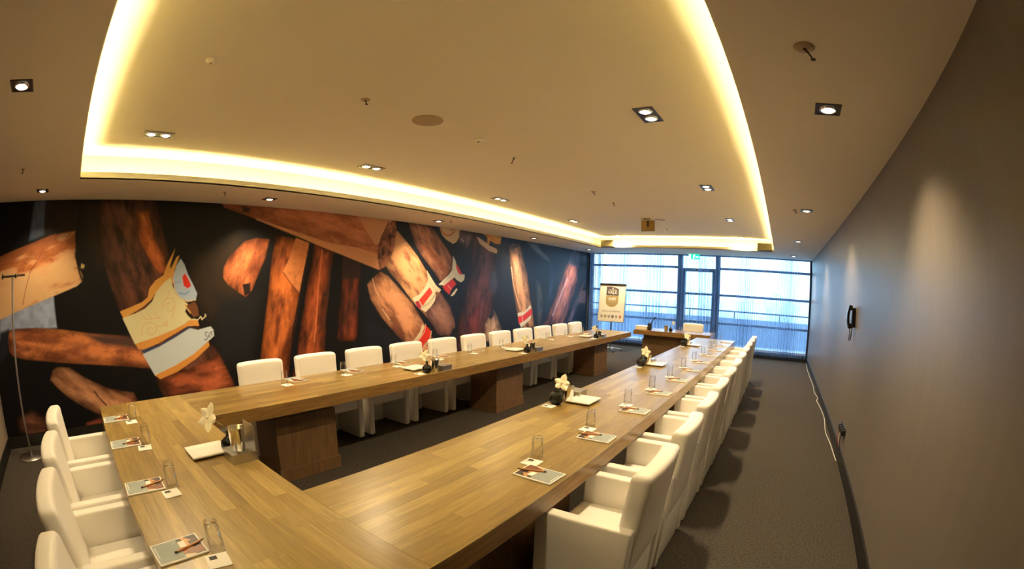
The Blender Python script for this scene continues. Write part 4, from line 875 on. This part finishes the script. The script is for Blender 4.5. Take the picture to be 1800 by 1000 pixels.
# ------------------------------------------------------------------ exit sign over the glass door
ex = tag(empty('exit_sign', (-2.44, 12.36, H)), 'lit green emergency exit sign hanging over the glass door', 'sign')
MB().box(-0.15, 0.15, -0.02, 0.02, -0.15, -0.012).build('sign_box', 'exitgreen', ex)
MB().box(-0.10, 0.10, -0.012, 0.012, -0.012, 0.0).build('mount', 'whitepl', ex)
def pict(poly, name): MB().prism(poly, 0, 0.001).xform(Matrix.Rotation(PX, 4, 'X')).build(name, 'exitwhite', ex, (0, -0.0205, 0))
pict([(-0.145, -0.145), (-0.085, -0.145), (-0.085, -0.02), (-0.145, -0.02)], 'door_pictogram')
pict([(-0.035, -0.145), (-0.020, -0.145), (-0.005, -0.105), (0.02, -0.125), (0.03, -0.115), (0.005, -0.085), (0.015, -0.055), (0.035, -0.070), (0.04, -0.060), (0.012, -0.038), (-0.015, -0.045), (-0.035, -0.075), (-0.028, -0.08), (-0.012, -0.062), (-0.018, -0.095)], 'running_figure')
pict([(0.012 + 0.011 * math.cos(k * 0.785), -0.026 + 0.011 * math.sin(k * 0.785)) for k in range(8)], 'figure_head')
pict([(0.055, -0.10), (0.095, -0.10), (0.095, -0.12), (0.135, -0.085), (0.095, -0.05), (0.095, -0.07), (0.055, -0.07)], 'arrow')

# ------------------------------------------------------------------ ceiling loudspeakers in the far tray corners
for x, lb in ((-4.40, 'olive box loudspeaker in the far tray corner over the mural side'), (-0.40, 'olive box loudspeaker in the far tray corner near the grey wall')):
    s = tag(empty('box_speaker', (x, 10.85, 2.690)), lb, 'speaker', 'box speakers in the tray corners')
    MB().rbox((0, 0.01, 0.088), (0.18, 0.075, 0.088), 0.010, 2).build('cabinet', 'olive', s)
    MB().box(-0.165, 0.165, -0.070, -0.064, 0.014, 0.162).build('grille', 'olive', s)
    MB().box(-0.05, 0.05, 0.083, 0.094, 0.02, 0.06).build('bracket', 'olive', s)
g = tag(empty('ceiling_speaker', (-2.53, 2.49, HU)), 'round tan loudspeaker grille flush in the raised ceiling', 'speaker')
MB().lathe([(0.125, 0.0), (0.125, -0.004), (0.112, -0.007), (0.0, -0.007)], 32, cap1=False).build('grille', 'grille', g)
MB().lathe([(0.112, -0.004), (0.125, -0.009), (0.128, -0.003)], 32, cap0=False, cap1=False).build('ring', 'grille', g)
p = tag(empty('ceiling_panel', (-2.52, 8.22, HU)), 'amber square panel under a white mount on the raised ceiling', 'panel')
MB().box(-0.12, 0.12, -0.10, 0.10, -0.03, 0.0).build('mount', 'whitepl', p)
MB().box(-0.075, 0.075, -0.104, -0.10, -0.024, -0.006).build('slot', 'black', p)
MB().box(-0.135, 0.135, -0.010, 0.010, -0.235, -0.03).xform(Matrix.Rotation(-0.10, 4, 'Z')).build('amber_plate', 'amber', p)
MB().box(-0.018, 0.018, -0.03, -0.012, -0.15, -0.035).build('latch', 'trim', p)
MB().tube([(0.13, 0.02, -0.004), (0.24, 0.10, -0.004), (0.30, 0.12, -0.004)], 0.006, 6).build('cable', 'trim', p)

# ------------------------------------------------------------------ sprinklers and detectors
def sprinkler(x, y, z, label, r=0.035, drop=0.045, tilt=0.02):
    e = tag(empty('sprinkler', (x, y, z)), label, 'sprinkler', 'sprinklers')
    MB().lathe([(r, 0.0), (r, -0.004), (r * 0.6, -0.008), (0.0, -0.008)], 20, cap1=False).build('rosette', 'grille', e)
    MB().tube([(0, 0, -0.006), (tilt * 0.5, 0, -drop * 0.5), (tilt, 0, -drop)], [0.009, 0.005, 0.004], 8).build('nozzle', 'trim', e)
    MB().lathe([(0.013, 0.0), (0.013, -0.002)], 12, (tilt, 0, -drop)).build('deflector', 'trim', e)
sprinkler(-2.54, 1.852, HU, 'small sprinkler on the raised ceiling left of the round loudspeaker')
sprinkler(-2.59, 3.83, HU, 'dark sprinkler on the raised ceiling beyond the round loudspeaker', 0.02, 0.06, -0.03)
sprinkler(-2.545, 5.72, HU, 'tiny sprinkler on the raised ceiling at mid room')
sprinkler(-2.573, 6.55, HU, 'tiny dark sprinkler between mid room and the amber ceiling panel', 0.018, 0.06, 0.02)
sprinkler(-2.50, 9.54, HU, 'tiny sprinkler on the raised ceiling beyond the amber panel', 0.03, 0.04)
sprinkler(0.194, 1.765, H, 'large sprinkler with round rosette above the grey wall aisle', 0.05, 0.06, 0.03)
sprinkler(0.187, 5.53, H, 'small sprinkler beside a downlight over the grey wall aisle', 0.03, 0.04)
sprinkler(-4.25, -0.735, H, 'small sprinkler on the low ceiling in the left corner', 0.025, 0.04)
sprinkler(-5.02, 1.725, H, 'small sprinkler on the low ceiling over the big banded cigar', 0.025, 0.04)
sprinkler(-5.03, 5.62, H, 'tiny sprinkler beside the mural downlight at mid room', 0.02, 0.035)
d = tag(empty('smoke_detector', (-2.534, 3.16, HU)), 'flat round detector on the raised ceiling beyond the loudspeaker', 'detector')
MB().lathe([(0.045, 0.0), (0.045, -0.010), (0.030, -0.018), (0.0, -0.018)], 24, cap1=False).build('housing', 'whitepl', d)
MB().lathe([(0.012, -0.016), (0.012, -0.022)], 12).build('sensor', 'trim', d)
d = tag(empty('smoke_detector', (-2.538, 0.627, HU)), 'pale detector dome on the raised ceiling near the back cove', 'detector')
MB().lathe([(0.040, 0.0), (0.040, -0.008), (0.025, -0.022), (0.0, -0.025)], 24, cap1=False).build('housing', 'ceil', d)
MB().lathe([(0.010, -0.022), (0.010, -0.028)], 12).build('sensor', 'grille', d)

# ------------------------------------------------------------------ recessed downlights with their bulbs
def downlight(x, y, z, n, label, grp, aim=(0, 0), power=1.0, cone=142):
    e = tag(empty('downlight', (x, y, z)), label, 'downlight', grp)
    L = 0.075 * n
    m = MB()
    for a in ((-0.078, 0.078, -L - 0.003, -L + 0.012), (-0.078, 0.078, L - 0.012, L + 0.003), (-0.078, -0.063, -L + 0.012, L - 0.012), (0.063, 0.078, -L + 0.012, L - 0.012)):
        m.box(a[0], a[1], a[2], a[3], -0.006, 0.0)
    m.build('frame', 'trim', e)
    MB().box(-0.063, 0.063, -L + 0.012, L - 0.012, -0.002, 0.0).build('back_box', 'trim', e)
    for k in range(n):
        yy = (k - (n - 1) / 2) * 0.15
        MB().lathe([(0.054, -0.003), (0.052, -0.010), (0.043, -0.012), (0.042, -0.006)], 28, (0, yy, 0), cap0=False, cap1=False).build('reflector_ring', 'chrome', e)
        MB().lathe([(0.042, -0.004), (0.040, -0.010), (0.028, -0.016), (0.0, -0.018)], 24, (0, yy, 0), cap1=False).build('bulb', 'bulb', e)
        ld = bpy.data.lights.new('halogen', 'SPOT')
        ld.energy = SPOT_W * power; ld.color = SPOT_COL; ld.spot_size = math.radians(cone); ld.spot_blend = 1.0; ld.shadow_soft_size = 0.045
        lo = bpy.data.objects.new('halogen_light', ld); C.objects.link(lo); lo.parent = e
        lo.location = (0, yy, -0.045); lo.rotation_euler = (aim[1], aim[0], 0)
    return e
for i in range(5):
    y = 0.636 + 2.53 * i
    downlight(-4.085, y, HU, 2, 'twin downlight in the raised ceiling, mural side, %s from the back' % ORD[i], 'twin downlights in the raised ceiling', power=0.98)
for i in range(5):
    y = 0.636 + 2.53 * i
    downlight(-0.947, y, HU, 2, 'twin downlight in the raised ceiling, grey wall side, %s from back' % ORD[i], 'twin downlights in the raised ceiling', power=0.26 if i == 0 else 0.98)  # first one is out of view, added to light the near table top
for i, y in enumerate((-0.583, 2.41, 5.49, 8.50, 11.40)):
    downlight(-5.18, y, H, 1, 'single downlight close to the cigar mural, %s from the back wall' % ORD[i], 'single downlights along the mural', power=0.55 if i == 0 else 1.35, aim=(0.20, 0), cone=112)
for i, y in enumerate((2.448, 5.525, 8.558, 11.58)):
    downlight(0.34, y, H, 1, 'single downlight over the grey wall aisle, %s from camera' % ORD[i], 'single downlights along the grey wall', power=0.95, aim=(-0.26, 0), cone=100)
downlight(-2.466, -0.579, H, 1, 'single downlight on the low ceiling at the far left', 'single downlights at the back', power=0.3, aim=(0, 0.5), cone=90)

# ------------------------------------------------------------------ grey wall: telephone, sockets, cable
ph = tag(empty('wall_telephone', (XR, 5.12, 1.50)), 'black wall telephone with hanging handset cord on the grey wall', 'telephone')
MB().rbox((-0.022, 0, 0), (0.022, 0.05, 0.105), 0.012, 3).build('base', 'black', ph)
def hs(x, y, z): return (x - 0.022 * (1 - min(1, abs(z) / 0.12) ** 2) * 1.0, y, z)
MB().rbox((-0.062, 0.0, 0.005), (0.016, 0.026, 0.125), 0.012, 3, (0, 0, 8), hs).build('handset', 'blackgl', ph)
MB().rbox((-0.052, 0.0, 0.100), (0.018, 0.026, 0.026), 0.010, 2).build('earpiece', 'black', ph)
MB().rbox((-0.052, 0.0, -0.092), (0.018, 0.026, 0.026), 0.010, 2).build('mouthpiece', 'black', ph)
MB().tube([(-0.058, 0, -0.115), (-0.050, 0.0, -0.17), (-0.058, 0.008, -0.225), (-0.050, 0.016, -0.25), (-0.035, 0.012, -0.235), (-0.032, 0.0, -0.17), (-0.025, 0, -0.10)], 0.006, 8).build('coiled_cord', 'black', ph)
MB().box(-0.0455, -0.044, -0.03, 0.03, -0.03, 0.05).build('keypad', 'darksteel', ph)
so = tag(empty('wall_socket', (XR, 4.92, 0.33)), 'black wall socket panel with plugs and cables above the skirting', 'socket')
MB().box(-0.010, 0.0, -0.16, 0.19, -0.045, 0.045).build('socket_plate', 'darksteel', so)
for k in range(4):
    yy = 0.15 - 0.085 * k
    MB().rbox((-0.028, yy, 0.0), (0.020, 0.026, 0.030), 0.008, 2).build('plug', 'black', so)
MB().tube([(-0.04, -0.10, -0.02), (-0.05, -0.12, -0.10), (-0.03, -0.11, -0.17), (-0.025, -0.10, -0.19)], 0.005, 6).build('power_cable', 'black', so)
MB().tube([(-0.04, 0.06, -0.02), (-0.055, 0.05, -0.10), (-0.03, 0.0, -0.18)], 0.003, 6).build('data_cable', 'redcable', so)
MB().tube([(-0.04, -0.02, 0.0), (-0.06, -0.05, -0.06), (-0.04, -0.10, -0.14)], 0.003, 6).build('pale_cable', 'cable', so)
pts = [(0.872, 12.3), (0.848, 11.2), (0.852, 10.1), (0.862, 9.3), (0.842, 8.6), (0.875, 8.1), (0.838, 7.86), (0.868, 7.3), (0.880, 6.8), (0.872, 6.55), (0.835, 5.97), (0.858, 5.5), (0.868, 5.08), (0.872, 4.95), (0.878, 4.86)]
sm = []
for i in range(len(pts) - 1):
    p0, p1, p2, p3 = (pts[max(i - 1, 0)], pts[i], pts[i + 1], pts[min(i + 2, len(pts) - 1)])
    for k in range(6):
        t = k / 6
        sm.append(tuple(0.5 * ((2 * p1[c]) + (-p0[c] + p2[c]) * t + (2 * p0[c] - 5 * p1[c] + 4 * p2[c] - p3[c]) * t * t + (-p0[c] + 3 * p1[c] - 3 * p2[c] + p3[c]) * t ** 3) for c in (0, 1)) + (0.0065,))
sm.append((pts[-1][0], pts[-1][1], 0.0065))
o = MB().tube(sm, 0.0055, 6).build('extension_cable', 'cable')
tag(o, 'thin white cable lying wavy on the carpet along the grey wall', 'cable')

# ------------------------------------------------------------------ slim pole stand in the corner by the mural
st = tag(empty('pole_stand', (-5.335, -0.93, 0)), 'slim steel pole stand with round base in the corner before the mural', 'stand')
MB().lathe([(0.185, 0.0), (0.187, 0.006), (0.183, 0.014), (0.0, 0.018)], 40, cap1=False).build('base_disc', 'steel', st)
MB().tube([(0, 0, 0.016), (-0.02, 0, 1.0), (-0.035, 0, 1.85)], 0.0125, 12).build('pole', 'steel', st)
MB().tube([(-0.035, -0.15, 1.858), (-0.035, 0.06, 1.858)], 0.012, 10).build('cross_bar', 'darksteel', st)
MB().tube([(-0.035, 0.05, 1.858), (-0.035, 0.175, 1.862)], 0.013, 12).build('bar_end', 'chrome', st)
for y in (-0.145, 0.045): MB().tube([(-0.035, y - 0.008, 1.858), (-0.035, y + 0.008, 1.858)], 0.026, 14).build('collar', 'black', st)

for o in list(S.objects):
    if 'used' in o: del o['used']
